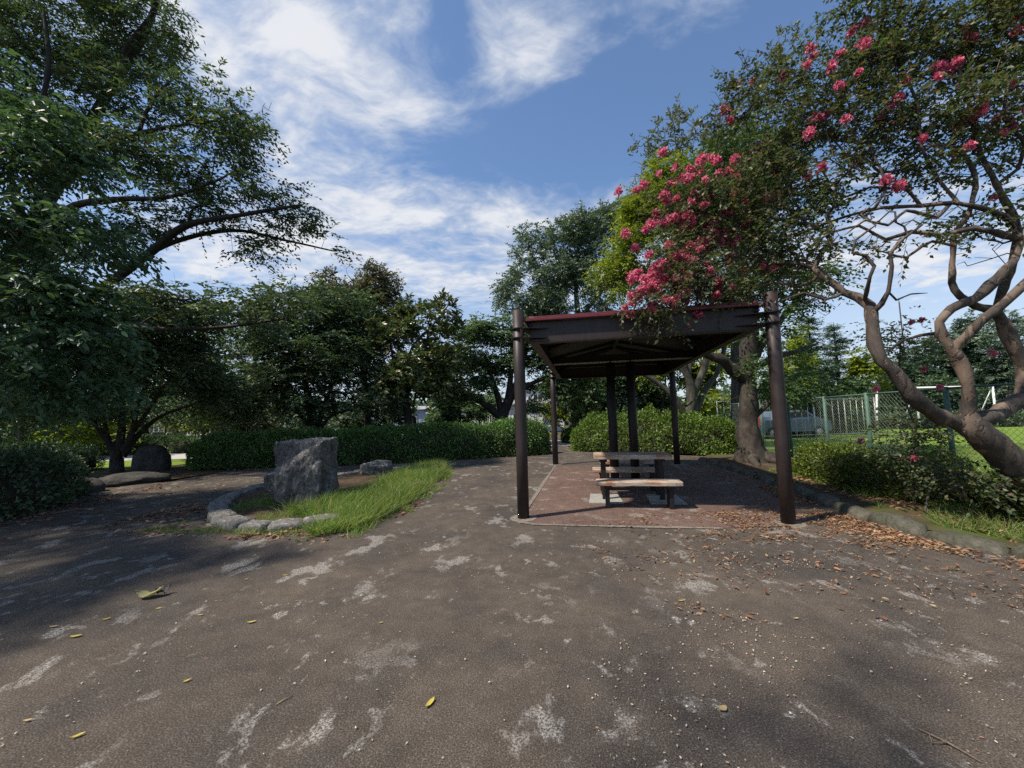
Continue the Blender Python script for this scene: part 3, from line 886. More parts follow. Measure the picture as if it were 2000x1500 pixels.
# tall zelkova-like tree, trunk just outside the left edge, limbs sweeping over the path
YA = 11.0
b0 = at(-150, 930, YA); b0[2] = -.05
limbs = [[(*b0, .42)] + px_limb([(-150, 860, YA, .36), (-142, 800, YA, .33), (-60, 640, YA, .25), (30, 500, YA, .21), (95, 385, YA, .19), (135, 310, YA, .16), (200, 200, YA, .12), (285, 60, YA, .09), (330, -80, YA, .06)]),
         px_limb([(-142, 790, YA, .25), (20, 690, YA, .17), (140, 610, YA, .14), (225, 545, YA, .125), (300, 488, YA, .11), (365, 440, YA - .3, .09), (470, 420, YA - .5, .06), (590, 400, YA - .5, .035)]),
         px_limb([(225, 545, YA, .09), (320, 480, YA + .6, .075), (450, 450, YA + .8, .055), (560, 470, YA + .8, .035), (650, 490, YA + .8, .02)]),
         px_limb([(30, 500, YA, .12), (130, 410, YA - .5, .09), (220, 390, YA - .8, .075), (330, 385, YA - .8, .05), (430, 350, YA - .6, .03)]),
         px_limb([(95, 385, YA, .1), (200, 285, YA - .5, .08), (275, 260, YA - .6, .06), (350, 245, YA - .6, .045), (430, 235, YA - .5, .03)]),
         px_limb([(270, 265, YA - .6, .05), (285, 220, YA - .7, .045), (315, 175, YA - .7, .035), (355, 140, YA - .7, .02), (378, 124, YA - .7, .012)]),
         px_limb([(200, 200, YA, .08), (250, 90, YA - .5, .06), (300, 25, YA - .6, .035)]),
         px_limb([(60, 460, YA, .1), (20, 340, YA - 1, .08), (75, 220, YA - 1.5, .06), (95, 120, YA - 1.5, .05), (85, 20, YA - 1.5, .04)]),
         px_limb([(140, 610, YA, .07), (280, 640, YA - 1, .055), (420, 640, YA - 1.3, .04), (560, 622, YA - 1.3, .025)])]
blobs = [pblob(180, 40, YA, 170, 110, 1.8), pblob(60, 120, YA - .6, 130, 120, 1.6), pblob(240, 190, YA - .3, 110, 55, 1.2), pblob(320, 60, YA - .3, 42, 40, .8), pblob(150, 290, YA, 150, 60, 1.5),
         pblob(410, 210, YA - .4, 85, 55, 1.0), pblob(470, 280, YA - .4, 80, 50, 1.0), pblob(300, 310, YA - .4, 120, 50, 1.2), pblob(440, 350, YA - .3, 120, 38, 1.1), pblob(540, 395, YA - .2, 75, 30, .9), pblob(380, 410, YA, 110, 26, 1.0),
         pblob(570, 455, YA + .4, 85, 28, .9), pblob(640, 480, YA + .5, 30, 28, .6), pblob(490, 485, YA + .6, 70, 16, .7), pblob(250, 430, YA + .4, 110, 30, 1.0),
         pblob(120, 480, YA + 1, 160, 50, 1.2), pblob(340, 585, YA - 1, 110, 32, 1.1), pblob(460, 590, YA - 1.2, 90, 30, 1.0), pblob(560, 590, YA - 1.2, 55, 30, .8), pblob(170, 600, YA, 150, 55, 1.4)]
bare = ([pblob(525, 215, YA - .4, 26, 35, .3), pblob(300, 30, YA - .4, 70, 25, .4), pblob(350, 20, YA - .4, 30, 18, .3), pblob(300, 170, YA - .5, 20, 30, .3)], 46)
make_tree('zelkova_tree', 'tall spreading dark green tree whose limbs sweep in from the left edge', limbs, blobs, 1100, lf(6, .50, 9, .130, .055, flat=.28, droop=.30, jit=.10), M['bark_dark'], M['l_zelk'], 11, bf=.22, clear=3.2, gap=.10, gs=1.1, twigs=True, tip=.008, bare=bare)

# nearer broad-leaved tree hanging in at the far left
YB = 6.2
b0 = at(-330, 1000, YB); b0[2] = -.05
limbs = [[(*b0, .24)] + px_limb([(-340, 800, YB, .2), (-320, 560, YB, .16), (-270, 350, YB, .12), (-180, 200, YB, .08), (-60, 120, YB, .05)]),
         px_limb([(-330, 620, YB, .12), (-180, 520, YB, .09), (-40, 470, YB, .06), (120, 440, YB, .03)]),
         px_limb([(-340, 760, YB, .1), (-180, 700, YB, .08), (0, 670, YB, .05), (160, 690, YB, .025)]),
         px_limb([(-290, 400, YB, .08), (-120, 330, YB, .06), (60, 290, YB, .03)])]
blobs = [pblob(60, 235, YB, 90, 45, .8), pblob(120, 300, YB, 80, 45, .8), pblob(-60, 280, YB, 110, 70, 1.0), pblob(60, 420, YB, 120, 50, .9), pblob(160, 470, YB, 85, 40, .8), pblob(20, 560, YB - .3, 120, 60, .9), pblob(150, 590, YB, 90, 55, .8),
         pblob(185, 650, YB, 75, 50, .7), pblob(60, 690, YB - .3, 110, 55, .9), pblob(190, 730, YB, 60, 45, .6), pblob(90, 770, YB, 90, 35, .7), pblob(-120, 500, YB, 120, 150, 1.3), pblob(-150, 700, YB, 130, 110, 1.2), pblob(-200, 250, YB, 130, 100, 1.2),
         (np.array([-10.2, 5.9, 7.4]), np.array([2.0, 1.5, 1.0]), .5), (np.array([-12.5, 5.6, 8.0]), np.array([2.0, 1.6, 1.2]), .5), (np.array([-11.5, 4.2, 6.4]), np.array([2.2, 1.4, 1.0]), .5)]
make_tree('broadleaf_tree', 'nearest leafy tree drooping broad green leaves into the left edge', limbs, blobs, 900, lf(5, .36, 9, .11, .052, flat=.45, droop=.45, ldroop=.5, tmpl='oval', jit=.09), M['bark_dark'], M['l_near'], 12, bf=.25, clear=1.5, gap=.3, gs=1.2, shell=2.2, twigs=True)

# multi-stemmed dark tree behind the rocks
YM = 13.3
b0 = at(228, 920, YM); b0[2] = -.05
r0 = .16
limbs = [[(*b0, .2)] + px_limb([(228, 895, YM, .17), (235, 860, YM, .12), (240, 810, YM, .09), (235, 740, YM, .06)]),
         px_limb([(228, 900, YM, .13), (212, 865, YM - .2, .09), (195, 840, YM - .3, .075), (180, 815, YM - .4, .06), (130, 780, YM - .6, .04), (60, 770, YM - .8, .025)]),
         px_limb([(228, 895, YM, .13), (250, 865, YM, .1), (262, 835, YM, .08), (268, 790, YM, .06), (300, 720, YM, .04)]),
         px_limb([(240, 890, YM, .12), (265, 855, YM + .2, .09), (285, 835, YM + .3, .07), (320, 810, YM + .3, .055), (390, 785, YM + .4, .035)]),
         px_limb([(212, 865, YM, .09), (205, 830, YM - .3, .06), (198, 790, YM - .3, .05), (180, 730, YM - .3, .03)]),
         px_limb([(262, 840, YM, .07), (290, 800, YM, .055), (310, 770, YM, .05), (360, 700, YM, .03)])]
blobs = [pblob(150, 720, YM - .3, 150, 60, 1.6), pblob(60, 790, YM - .8, 120, 30, 1.2), pblob(300, 700, YM, 130, 60, 1.6), pblob(400, 760, YM + .3, 90, 35, 1.2), pblob(230, 640, YM, 160, 60, 1.6), pblob(180, 800, YM - .5, 80, 20, 1.0), pblob(420, 640, YM + .3, 120, 50, 1.5), pblob(330, 780, YM, 80, 25, 1)]
make_tree('multistem_tree', 'dark tree with several thin stems fanning from one base, behind the low rocks', limbs, blobs, 950, lf(6, .55, 9, .125, .062, flat=.35), M['bark_dark'], M['l_dark'], 13, clear=2.0, gap=.12, gs=.6)

# dark central-left clump
YC = 17.0
b0 = at(612, 870, YC); b0[2] = -.05
limbs = [[(*b0, .22)] + px_limb([(610, 840, YC, .18), (604, 790, YC, .15), (590, 720, YC, .1), (570, 640, YC, .06)]),
         px_limb([(612, 860, YC, .14), (630, 800, YC + .3, .11), (660, 730, YC + .5, .07), (700, 660, YC + .5, .04)]),
         px_limb([(610, 850, YC, .1), (580, 800, YC - .3, .08), (530, 750, YC - .3, .05), (470, 700, YC - .3, .03)]),
         px_limb([(618, 850, YC, .1), (650, 810, YC - .5, .07), (720, 795, YC - .8, .045), (770, 785, YC - .8, .025)])]
blobs = [pblob(560, 720, YC, 150, 90, 2.2), pblob(460, 720, YC, 110, 80, 2.0), pblob(650, 700, YC, 90, 100, 1.8), pblob(560, 620, YC, 120, 70, 1.8), pblob(680, 620, YC + .5, 70, 60, 1.5), pblob(620, 785, YC - .5, 160, 22, 1.4), pblob(390, 780, YC, 100, 45, 1.4), pblob(470, 800, YC, 90, 30, 1.3)]
make_tree('dark_tree', 'dense dark green tree with bunched trunks behind the left hedge and boulder', limbs, blobs, 1100, lf(6, .6, 10, .15, .075, flat=.4), M['bark_dark'], M['l_dark'], 14, clear=2.2, gap=.1, gs=.5, zmin=1.0)

# bronze-tinged tree behind it
YD = 20.5
b0 = at(720, 850, YD); b0[2] = -.05
limbs = [[(*b0, .2)] + px_limb([(716, 780, YD, .16), (705, 700, YD, .12), (695, 620, YD, .08), (690, 550, YD, .04)]), px_limb([(710, 720, YD, .1), (745, 660, YD, .07), (770, 610, YD, .04)])]
blobs = [pblob(690, 560, YD, 75, 45, 1.8), pblob(640, 600, YD, 60, 50, 1.6), pblob(730, 600, YD, 70, 55, 1.6), pblob(770, 640, YD, 50, 45, 1.4), pblob(700, 680, YD, 90, 70, 1.8), pblob(745, 555, YD, 35, 28, 1.1)]
make_tree('bronze_tree', 'tree with bronze-green foliage rising behind the dark clump, left of the sky gap', limbs, blobs, 640, lf(6, .5, 9, .15, .08, flat=.7), M['bark_dark'], M['l_brown'], 15, clear=2.5, gap=.12, gs=.6, bare=([pblob(690, 505, YD, 60, 22, .8)], 14))

# big-leaved magnolia
YG = 17.5
b0 = at(796, 850, YG); b0[2] = -.05
limbs = [[(*b0, .2)] + px_limb([(797, 810, YG, .17), (792, 775, YG, .15), (795, 730, YG, .1), (805, 680, YG, .07), (850, 630, YG, .04), (880, 590, YG, .025)]),
         px_limb([(793, 770, YG, .09), (830, 720, YG, .06), (870, 690, YG, .04)]), px_limb([(793, 760, YG, .08), (770, 710, YG, .06), (760, 650, YG, .04)]),
         px_limb([(795, 790, YG, .08), (740, 780, YG - .6, .05), (700, 785, YG - .8, .03)])]
blobs = [pblob(770, 640, YG, 55, 50, 1.2), pblob(850, 640, YG, 55, 50, 1.3), pblob(880, 590, YG, 24, 22, .6), pblob(800, 720, YG, 75, 55, 1.5), pblob(765, 755, YG - .4, 70, 38, 1.2), pblob(860, 720, YG, 60, 55, 1.3), pblob(790, 600, YG, 35, 25, .8)]
make_tree('magnolia_tree', 'open magnolia with large glossy leaves behind the middle of the hedge', limbs, blobs, 330, lf(4, .34, 7, .24, .10, flat=.9, nj=.8, ldroop=-.1, tmpl='oval', fwd=1.0), M['bark_dark'], M['l_magn'], 16, clear=2.0, gap=.05, gs=.8, zmin=1.2)

# layered tree left of the pavilion
YE = 20.0
b0 = at(975, 850, YE); b0[2] = -.05
limbs = [[(*b0, .42)] + px_limb([(978, 825, YE, .36), (985, 800, YE, .28), (1000, 770, YE, .2), (1020, 720, YE, .13), (1030, 670, YE, .08)]),
         px_limb([(975, 815, YE, .2), (955, 795, YE - .3, .16), (935, 783, YE - .4, .12), (905, 770, YE - .5, .07), (880, 755, YE - .5, .04)]),
         px_limb([(980, 805, YE, .2), (972, 775, YE, .15), (960, 735, YE, .1), (945, 690, YE, .06)]), px_limb([(988, 800, YE, .2), (995, 760, YE, .16), (998, 720, YE, .12), (1000, 670, YE, .07)]),
         px_limb([(1000, 770, YE, .15), (1060, 740, YE, .1), (1120, 730, YE, .06)])]
blobs = [pblob(940, 655, YE, 55, 28, 1.5), pblob(990, 650, YE, 60, 28, 1.5), pblob(920, 700, YE, 55, 22, 1.4), pblob(990, 710, YE, 70, 20, 1.4), pblob(930, 745, YE - .3, 60, 17, 1.2), pblob(900, 775, YE - .4, 45, 14, 1.0), pblob(1050, 690, YE, 60, 35, 1.5), pblob(1070, 750, YE, 60, 18, 1.3), pblob(1130, 720, YE, 55, 35, 1.4), pblob(1040, 790, YE + .5, 30, 14, .8), pblob(1120, 775, YE, 60, 20, 1.2)]
make_tree('maple_tree', 'layered maple-like tree with forked trunk behind the left pavilion post', limbs, blobs, 760, lf(6, .55, 10, .14, .075, flat=.22, droop=.2), M['bark_dark'], M['l_maple'], 17, clear=2.0, gap=.18, gs=.7, zmin=1.2)

# tall grey-green tree
YF = 26.0
b0 = at(1120, 840, YF); b0[2] = -.05
limbs = [[(*b0, .35)] + px_limb([(1125, 740, YF, .3), (1130, 640, YF, .22), (1125, 560, YF, .15), (1130, 480, YF, .09), (1135, 420, YF, .05)]),
         px_limb([(1128, 650, YF, .14), (1080, 570, YF, .1), (1040, 500, YF, .06)]), px_limb([(1128, 630, YF, .14), (1190, 540, YF, .1), (1200, 450, YF, .06)]),
         px_limb([(1125, 660, YF, .1), (1060, 610, YF, .07), (1000, 590, YF, .04)])]
blobs = [pblob(1150, 440, YF, 60, 48, 2.2), pblob(1200, 430, YF, 45, 40, 2.0), pblob(1100, 470, YF, 50, 40, 2.0), pblob(1035, 480, YF, 35, 38, 1.6), pblob(1060, 540, YF, 70, 45, 2.4), pblob(1150, 530, YF, 90, 55, 2.6), pblob(1010, 570, YF, 45, 30, 1.8), pblob(1100, 600, YF, 110, 25, 2.2), pblob(1040, 595, YF, 80, 24, 2.0)]
make_tree('grey_green_tree', 'tall grey-green tree rising behind the left half of the pavilion roof', limbs, blobs, 850, lf(6, .65, 9, .19, .095, flat=.8), M['bark_grey'], M['l_blue'], 18, clear=4, gap=.12, gs=.5, bare=([pblob(950, 590, YF - 2, 40, 10, .6)], 12))

# large trunk right of the pavilion
YT = 11.2
b0 = np.array([6.62, YT, -.05])
limbs = [[(*b0, .62)] + px_limb([(1466, 885, YT, .36), (1463, 855, YT, .29), (1462, 800, YT, .26), (1460, 740, YT, .235), (1462, 690, YT, .22), (1466, 640, YT, .20), (1455, 570, YT + .4, .2), (1440, 480, YT + .8, .14), (1425, 400, YT + 1, .09), (1410, 300, YT + 1.2, .05)]),
         px_limb([(1450, 740, YT, .16), (1415, 705, YT - .1, .14), (1375, 690, YT - .2, .11), (1330, 688, YT - .2, .08)]),
         px_limb([(1470, 700, YT, .15), (1500, 650, YT + .2, .12), (1540, 610, YT + .4, .08), (1580, 560, YT + .5, .05)]),
         px_limb([(1470, 720, YT, .1), (1520, 695, YT + .4, .09), (1560, 685, YT + .6, .06), (1600, 668, YT + .8, .03)]),
         px_limb([(1470, 820, YT, .07), (1500, 790, YT - .2, .055), (1530, 740, YT - .3, .03)]),
         [(6.72, YT - .1, .25, .2), (6.95, 10.6, .12, .13), (7.0, 9.9, .07, .09), (6.7, 9.2, .05, .06), (6.5, 8.8, .0, .03)],
         [(6.5, YT - .1, .22, .18), (6.35, 10.7, .10, .10), (6.15, 10.2, .03, .06)], [(6.8, YT - .1, .22, .18), (7.3, 10.8, .08, .1), (7.7, 10.5, .0, .05)]]
blobs = [pblob(1440, 330, YT + 1, 90, 80, 1.8), pblob(1400, 430, YT + .8, 90, 70, 1.8), pblob(1490, 430, YT + .6, 90, 70, 1.8), pblob(1430, 530, YT + .4, 110, 55, 1.7), pblob(1550, 560, YT + .6, 70, 45, 1.4), pblob(1480, 640, YT, 60, 35, 1.2, .6), pblob(1480, 715, YT - .5, 40, 16, .7, .6), pblob(1410, 770, YT - .2, 45, 22, .7, .7), pblob(1520, 760, YT - .2, 40, 40, .8), pblob(1590, 740, YT + .8, 60, 45, 1.2, .7), pblob(1500, 300, YT + 1, 60, 60, 1.4)]
make_tree('evergreen_tree', 'thick gnarled trunk with spreading roots beside the kerb, right of the pavilion', limbs, blobs, 700, lf(6, .45, 9, .12, .056, flat=.6), M['bark_big'], M['l_gtree'], 19, knot=.28, ds=.16, clear=1.9, gap=.15, gs=.7, zmin=1.0)

# pale multi-stemmed trunk with yellow-green crown
YH = 15.5
b0 = at(1345, 850, YH); b0[2] = -.05
limbs = [[(*b0, .34)] + px_limb([(1350, 815, YH, .27), (1355, 770, YH, .16), (1375, 720, YH, .14), (1385, 660, YH, .12), (1390, 560, YH, .08), (1380, 460, YH, .05)]),
         px_limb([(1347, 820, YH, .2), (1355, 770, YH - .3, .14), (1340, 730, YH - .4, .12), (1315, 690, YH - .4, .1), (1290, 620, YH - .4, .07), (1270, 540, YH - .4, .04)]),
         px_limb([(1345, 825, YH, .18), (1325, 790, YH - .2, .12), (1300, 760, YH - .2, .1), (1265, 735, YH - .2, .08), (1235, 720, YH - .2, .06), (1200, 680, YH - .2, .04), (1180, 600, YH - .2, .03)]),
         px_limb([(1352, 815, YH, .18), (1375, 765, YH + .3, .12), (1400, 730, YH + .3, .1), (1415, 680, YH + .3, .08), (1430, 600, YH + .3, .05)]),
         px_limb([(1350, 800, YH, .14), (1345, 740, YH, .1), (1350, 680, YH, .09), (1340, 600, YH, .06), (1330, 500, YH, .04)])]
blobs = [pblob(1290, 410, YH, 70, 60, 1.6), pblob(1258, 420, YH - .5, 45, 55, 1.2), pblob(1300, 345, YH - .5, 50, 30, 1.1), pblob(1340, 360, YH, 70, 45, 1.5), pblob(1230, 480, YH, 40, 35, 1.2), pblob(1200, 530, YH, 65, 25, 1.3), pblob(1290, 500, YH, 80, 45, 1.5), pblob(1380, 430, YH, 60, 60, 1.5), pblob(1180, 570, YH, 50, 22, 1.0), pblob(1390, 640, YH + .4, 50, 40, 1.0, .6), pblob(1300, 720, YH + .6, 60, 22, 1.0, .5)]
make_tree('yellow_green_tree', 'tree with pale fanning stems and yellow-green crown above the pavilion', limbs, blobs, 860, lf(6, .48, 9, .13, .06, flat=.6), M['bark_grey'], M['l_yel'], 20, clear=2.8, gap=.12, gs=.7, zmin=1.8)

# sparse olive tree showing its bare twigs against the sky
YI = 17.0
b0 = at(1440, 850, YI); b0[2] = -.05
limbs = [[(*b0, .3)] + px_limb([(1440, 700, YI, .24), (1430, 560, YI, .18), (1410, 440, YI, .12), (1370, 350, YI, .08), (1330, 300, YI, .05)]), px_limb([(1420, 500, YI, .1), (1470, 330, YI, .08), (1510, 200, YI, .05), (1530, 120, YI, .03)])]
blobs = [pblob(1300, 250, YI, 30, 25, .9), pblob(1270, 290, YI, 30, 22, .9), pblob(1340, 230, YI, 28, 22, .9), pblob(1360, 290, YI, 40, 40, 1.1), pblob(1525, 95, YI, 30, 24, .9), pblob(1570, 120, YI, 30, 26, .9), pblob(1500, 180, YI, 60, 50, 1.3), pblob(1420, 260, YI, 50, 45, 1.2), pblob(1310, 310, YI, 45, 30, 1.0)]
make_tree('sparse_tree', 'sparse olive-leaved tree with bare grey twigs high behind the pink-flowered tree', limbs, blobs, 170, lf(4, .34, 7, .17, .06, flat=1.1, nj=.8, ldroop=-.25, tmpl='oval', fwd=1.0), M['bark_grey'], M['l_olive'], 21, clear=4, gap=0, tip=.010,
          bare=([pblob(1290, 310, YI, 70, 70, 1.2), pblob(1380, 260, YI, 70, 60, 1.0), pblob(1460, 150, YI, 60, 50, 1.0), pblob(1240, 350, YI, 25, 50, .8)], 150))


# background trees: simple crowns on their own trunks
def back_tree(name, label, px, top, Y, wpx, leafm, seed, n=170, base_px=None, L=.2, W=.1, barkm='bark_dark', low=None, group='background trees', flat=.6, zb=-.05):
    b = at(base_px or px, 850, Y); b[2] = zb
    zt = at(px, top, Y)[2]; H = zt - zb; k = Y / F; R = np.random.default_rng(seed)
    tx = at(px, top, Y)[0]
    r = .035 * H ** .9 * .55 + .03
    limbs = [[(*b, r), (b[0] + R.normal() * .2, b[1], zb + H * .3, r * .8), ((b[0] + tx) / 2, b[1] + R.normal() * .2, zb + H * .6, r * .5), (tx, b[1], zt - H * .08, r * .15)]]
    lo = low if low is not None else H * .3
    bl = []
    for i in range(9):
        f = i / 8; z = lo + (H - lo) * (.1 + .82 * f)
        wr = wpx * k * (.55 + .5 * math.sin(math.pi * (.25 + .7 * f))) * .62
        bl.append((np.array([b[0] + (tx - b[0]) * f + R.normal() * wpx * k * .32, b[1] + R.normal() * wpx * k * .3, zb + z]), np.array([wr, wr * .9, (H - lo) * .14]), 1.0))
    return make_tree(name, label, limbs, bl, n, lf(6, .6, 9, L * 1.15, W * 1.15, flat=flat), M[barkm], M[leafm], seed, clear=zb + lo * .8, gap=.1, gs=.5, group=group, zmin=.6)


def conifer(label, px, top, Y, wpx, seed, n_whorl=15, name='conifer_tree', group='conifers beyond the sports field', low=.08):
    R = np.random.default_rng(seed)
    b = at(px, 850, Y); b[2] = -.05
    zt = at(px, top, Y)[2]; H = zt + .05; k = Y / F
    parts = [tube(np.array([b, b + (0, 0, H * .5), b + (0, 0, H)]), np.array([.02 * H + .04, .012 * H + .03, .01]), 7)]
    P, D, LN = [], [], []
    for i in range(n_whorl):
        f = low + (1 - low) * (i / n_whorl); z = H * f
        rr = wpx * k * (1 - f) ** .75 * (.75 + .45 * R.random())
        for j in range(7):
            an = R.random() * 6.283
            d = np.array([math.cos(an), math.sin(an), .0]); r1 = rr * (.6 + .5 * R.random())
            tipz = z + r1 * (.15 - .35 * (1 - f)) + R.normal() * .08
            A = b + np.array([0, 0, z]); B = b + d * r1 + np.array([0, 0, tipz])
            parts.append(tube(np.array([A, B]), np.array([.03, .008]), 3))
            m_ = max(6, int(r1 * 13))
            tt = .2 + .8 * R.random(m_)
            P.append(A + (B - A) * tt[:, None] + R.normal(size=(m_, 3)) * np.array([.16, .16, .05])); D.append(np.tile(d, (m_, 1)))
    P = np.concatenate(P); D = np.concatenate(D)
    o = empty(name, b); tag(o, label, 'tree', group)
    V, L, S = merge(parts); link('trunk', np_mesh('trunk', V - b, L, S, M['bark_dark'], True), None, o)
    LP, LD, LNn, L_, W_, *_ = sprays(P, D, lf(3, .36, 6, .17, .05, flat=.3, droop=.15, ang=.6), R)
    V, L, S = leaf_batch(LP - b, LD, LNn, L_, W_); link('crown', np_mesh('crown', V, L, S, M['l_pine']), None, o)
    return o


conifer('conifer just right of the right pavilion post, its tip lowest of the left pair', 1575, 655, 26, 62, 101)
conifer('tallest narrow conifer in the gap between pavilion post and pink-flowered tree', 1598, 612, 29, 62, 102)
conifer('conifer with a slim separate tip left of the leaning flowering trunk', 1648, 628, 31, 52, 103)
back_tree('yellow_crown_tree', 'small yellow-green tree peeping past the right pavilion post', 1545, 632, 22, 34, 'l_yel', 104, 90, L=.14, W=.07)
back_tree('light_green_tree', 'light yellow-green tree behind the fence, left of the leaning trunk', 1690, 690, 30, 40, 'l_yel', 105, 130, low=1.4)
back_tree('field_tree', 'round dark tree across the sports field behind the leaning trunk', 1770, 700, 33, 70, 'l_pine', 106, 200, low=1.6, flat=.3)
back_tree('field_tree', 'flat-layered pine across the field left of the forked trunk', 1820, 660, 36, 60, 'l_pine', 107, 200, low=2.2, flat=.2)
conifer('tall pine far across the field seen through the forked trunk', 1905, 615, 34, 75, 108, low=.2)
back_tree('field_tree', 'broad grey-green tree across the field at the right edge', 1975, 600, 32, 90, 'l_blue', 109, 240, low=1.6, flat=.35)
back_tree('field_tree', 'tree across the field just beyond the right edge of view', 2080, 610, 30, 90, 'l_pine', 110, 160, low=1.6, flat=.3)
back_tree('field_tree', 'full dark tree beyond the field between the two forks of the flowering trunk', 1845, 640, 38, 85, 'l_pine', 150, 260, low=1.2, flat=.4)
back_tree('field_tree', 'dark rounded tree beyond the field, left of the goal frame', 1735, 690, 38, 75, 'l_dark', 151, 230, low=1.2, flat=.4)
back_tree('field_tree', 'tall grey-green tree beyond the field against the right edge', 1945, 610, 40, 95, 'l_blue', 152, 260, low=1.4, flat=.4)
conifer('conifer behind the fence, partly covered by the right pavilion post', 1525, 690, 24, 50, 111)
back_tree('field_tree', 'low tree behind the goal frame across the field', 1860, 740, 30, 60, 'l_dark', 112, 120, low=1.0)
back_tree('field_tree', 'bushy tree behind the fence between two conifers', 1630, 740, 24, 60, 'l_gtree', 113, 170, low=1.0)
back_tree('back_tree', 'shadowy tree behind the pavilion, seen between its centre posts', 1220, 700, 23, 70, 'l_dark', 114, 170, low=1.4)
back_tree('back_tree', 'shadowy tree behind the pavilion, left of the centre posts', 1140, 690, 24, 60, 'l_maple', 115, 170, low=1.5)
back_tree('back_tree', 'green tree behind the right part of the pavilion roof', 1300, 680, 22, 70, 'l_gtree', 116, 150, low=1.6)
back_tree('back_tree', 'tree behind the thick trunk, filling in below its branches', 1400, 660, 20, 60, 'l_yel', 117, 130, low=1.4)
back_tree('lit_tree', 'sunlit small tree in the clearing right of the upright rock', 400, 800, 24, 75, 'l_yel', 118, 150, low=1.4, L=.17, W=.09)
back_tree('lit_tree', 'thin sunlit tree at the edge of the left clearing', 480, 810, 26, 60, 'l_olive', 119, 120, low=1.2, L=.17, W=.09)
back_tree('lit_tree', 'low spreading sunlit tree behind the multi-stemmed trunk', 160, 815, 19, 110, 'l_yel', 120, 170, low=.9, L=.12, W=.06)
back_tree('back_tree', 'dark tree at the far left behind the drooping foliage', -60, 640, 22, 170, 'l_dark', 121, 300, low=1.6)
back_tree('back_tree', 'dark tree behind the multi-stemmed tree', 290, 600, 25, 120, 'l_dark', 122, 240, low=2.0)
back_tree('back_tree', 'dark tree between the multi-stemmed tree and the dark clump', 440, 620, 28, 110, 'l_dark', 123, 220, low=2.0)
back_tree('back_tree', 'green tree glimpsed under the magnolia', 900, 690, 28, 70, 'l_gtree', 124, 180, low=1.8)
back_tree('back_tree', 'tree behind the magnolia and left of the layered tree', 820, 680, 30, 80, 'l_dark', 125, 200, low=2.2)
back_tree('low_tree', 'low dark tree under the magnolia, left of its trunk', 730, 770, 24, 60, 'l_dark', 140, 150, low=.5)
back_tree('low_tree', 'low green tree under the magnolia, right of its trunk', 880, 775, 25, 55, 'l_maple', 141, 130, low=.5)
back_tree('clearing_tree', 'tree with a stout grey trunk standing in sunlit grass at the far left', 40, 700, 19, 150, 'l_dark', 126, 260, low=2.3, barkm='bark_grey')
back_tree('shrub_tree', 'bright small shrub tree beside the white building', 1065, 795, 24, 28, 'l_yel', 127, 60, low=.5, L=.16, W=.09)
back_tree('shrub_tree', 'pale-stemmed small tree in front of the white building', 935, 770, 25, 30, 'l_maple', 128, 70, low=1.8, barkm='bark_grey')

# far woodland that closes the horizon
Rw = np.random.default_rng(77); nw = 46000
az = np.radians(-78 + 156 * Rw.random(nw)); dist = 58 + 16 * Rw.random(nw)
top = np.array([4.2 + 2.6 * noise.noise(Vector((a * 9, 0, 1))) + 1.6 * noise.noise(Vector((a * 31, 2, 1))) for a in az])
zz_ = top * Rw.random(nw) ** .8 * (1 + .12 * Rw.normal(size=nw))
pw = np.stack([np.sin(az) * dist, np.cos(az) * dist, np.maximum(zz_, .1)], -1)
V, L, S = leaf_batch(pw, Rw.normal(size=(nw, 3)), Rw.normal(size=(nw, 3)) + (0, -.6, .6), .6 + .4 * Rw.random(nw), .38, 'diamond')
tag(link('far_woods', np_mesh('far_woods', V, L, S, M['l_dark'])), 'distant dark belt of woodland closing the horizon', 'woodland', kind='stuff')

# trees behind and left of the photographer, out of view, shade the foreground
for k, (x, y, zc, rr, n_, lab) in enumerate([(-3.0, -1.7, 7.2, 3.6, 190, 'shade tree behind the photographer on the left'), (-9.8, 3.1, 6.6, 2.7, 360, 'shade tree left of the photographer')]):
    limbs = [[(x - 1.0, y - 3.6, -.05, .26), (x - .9, y - 3.2, 2.0, .21), (x - .5, y - 1.8, 4.6, .15), (x, y, zc, .07)]]
    R = np.random.default_rng(300 + k)
    bl = [(np.array([x, y, zc]) + R.normal(size=3) * (rr * .55, rr * .5, .6), np.array([rr * .62, rr * .55, .55]), 1.0) for _ in range(8)]
    make_tree('shade_tree', lab, limbs, bl, n_, lf(5, .5, 9, .14, .065, flat=.4), M['bark_dark'], M['l_zelk'], 300 + k, clear=3.2, gap=.12, gs=.6, group='shade trees out of view')

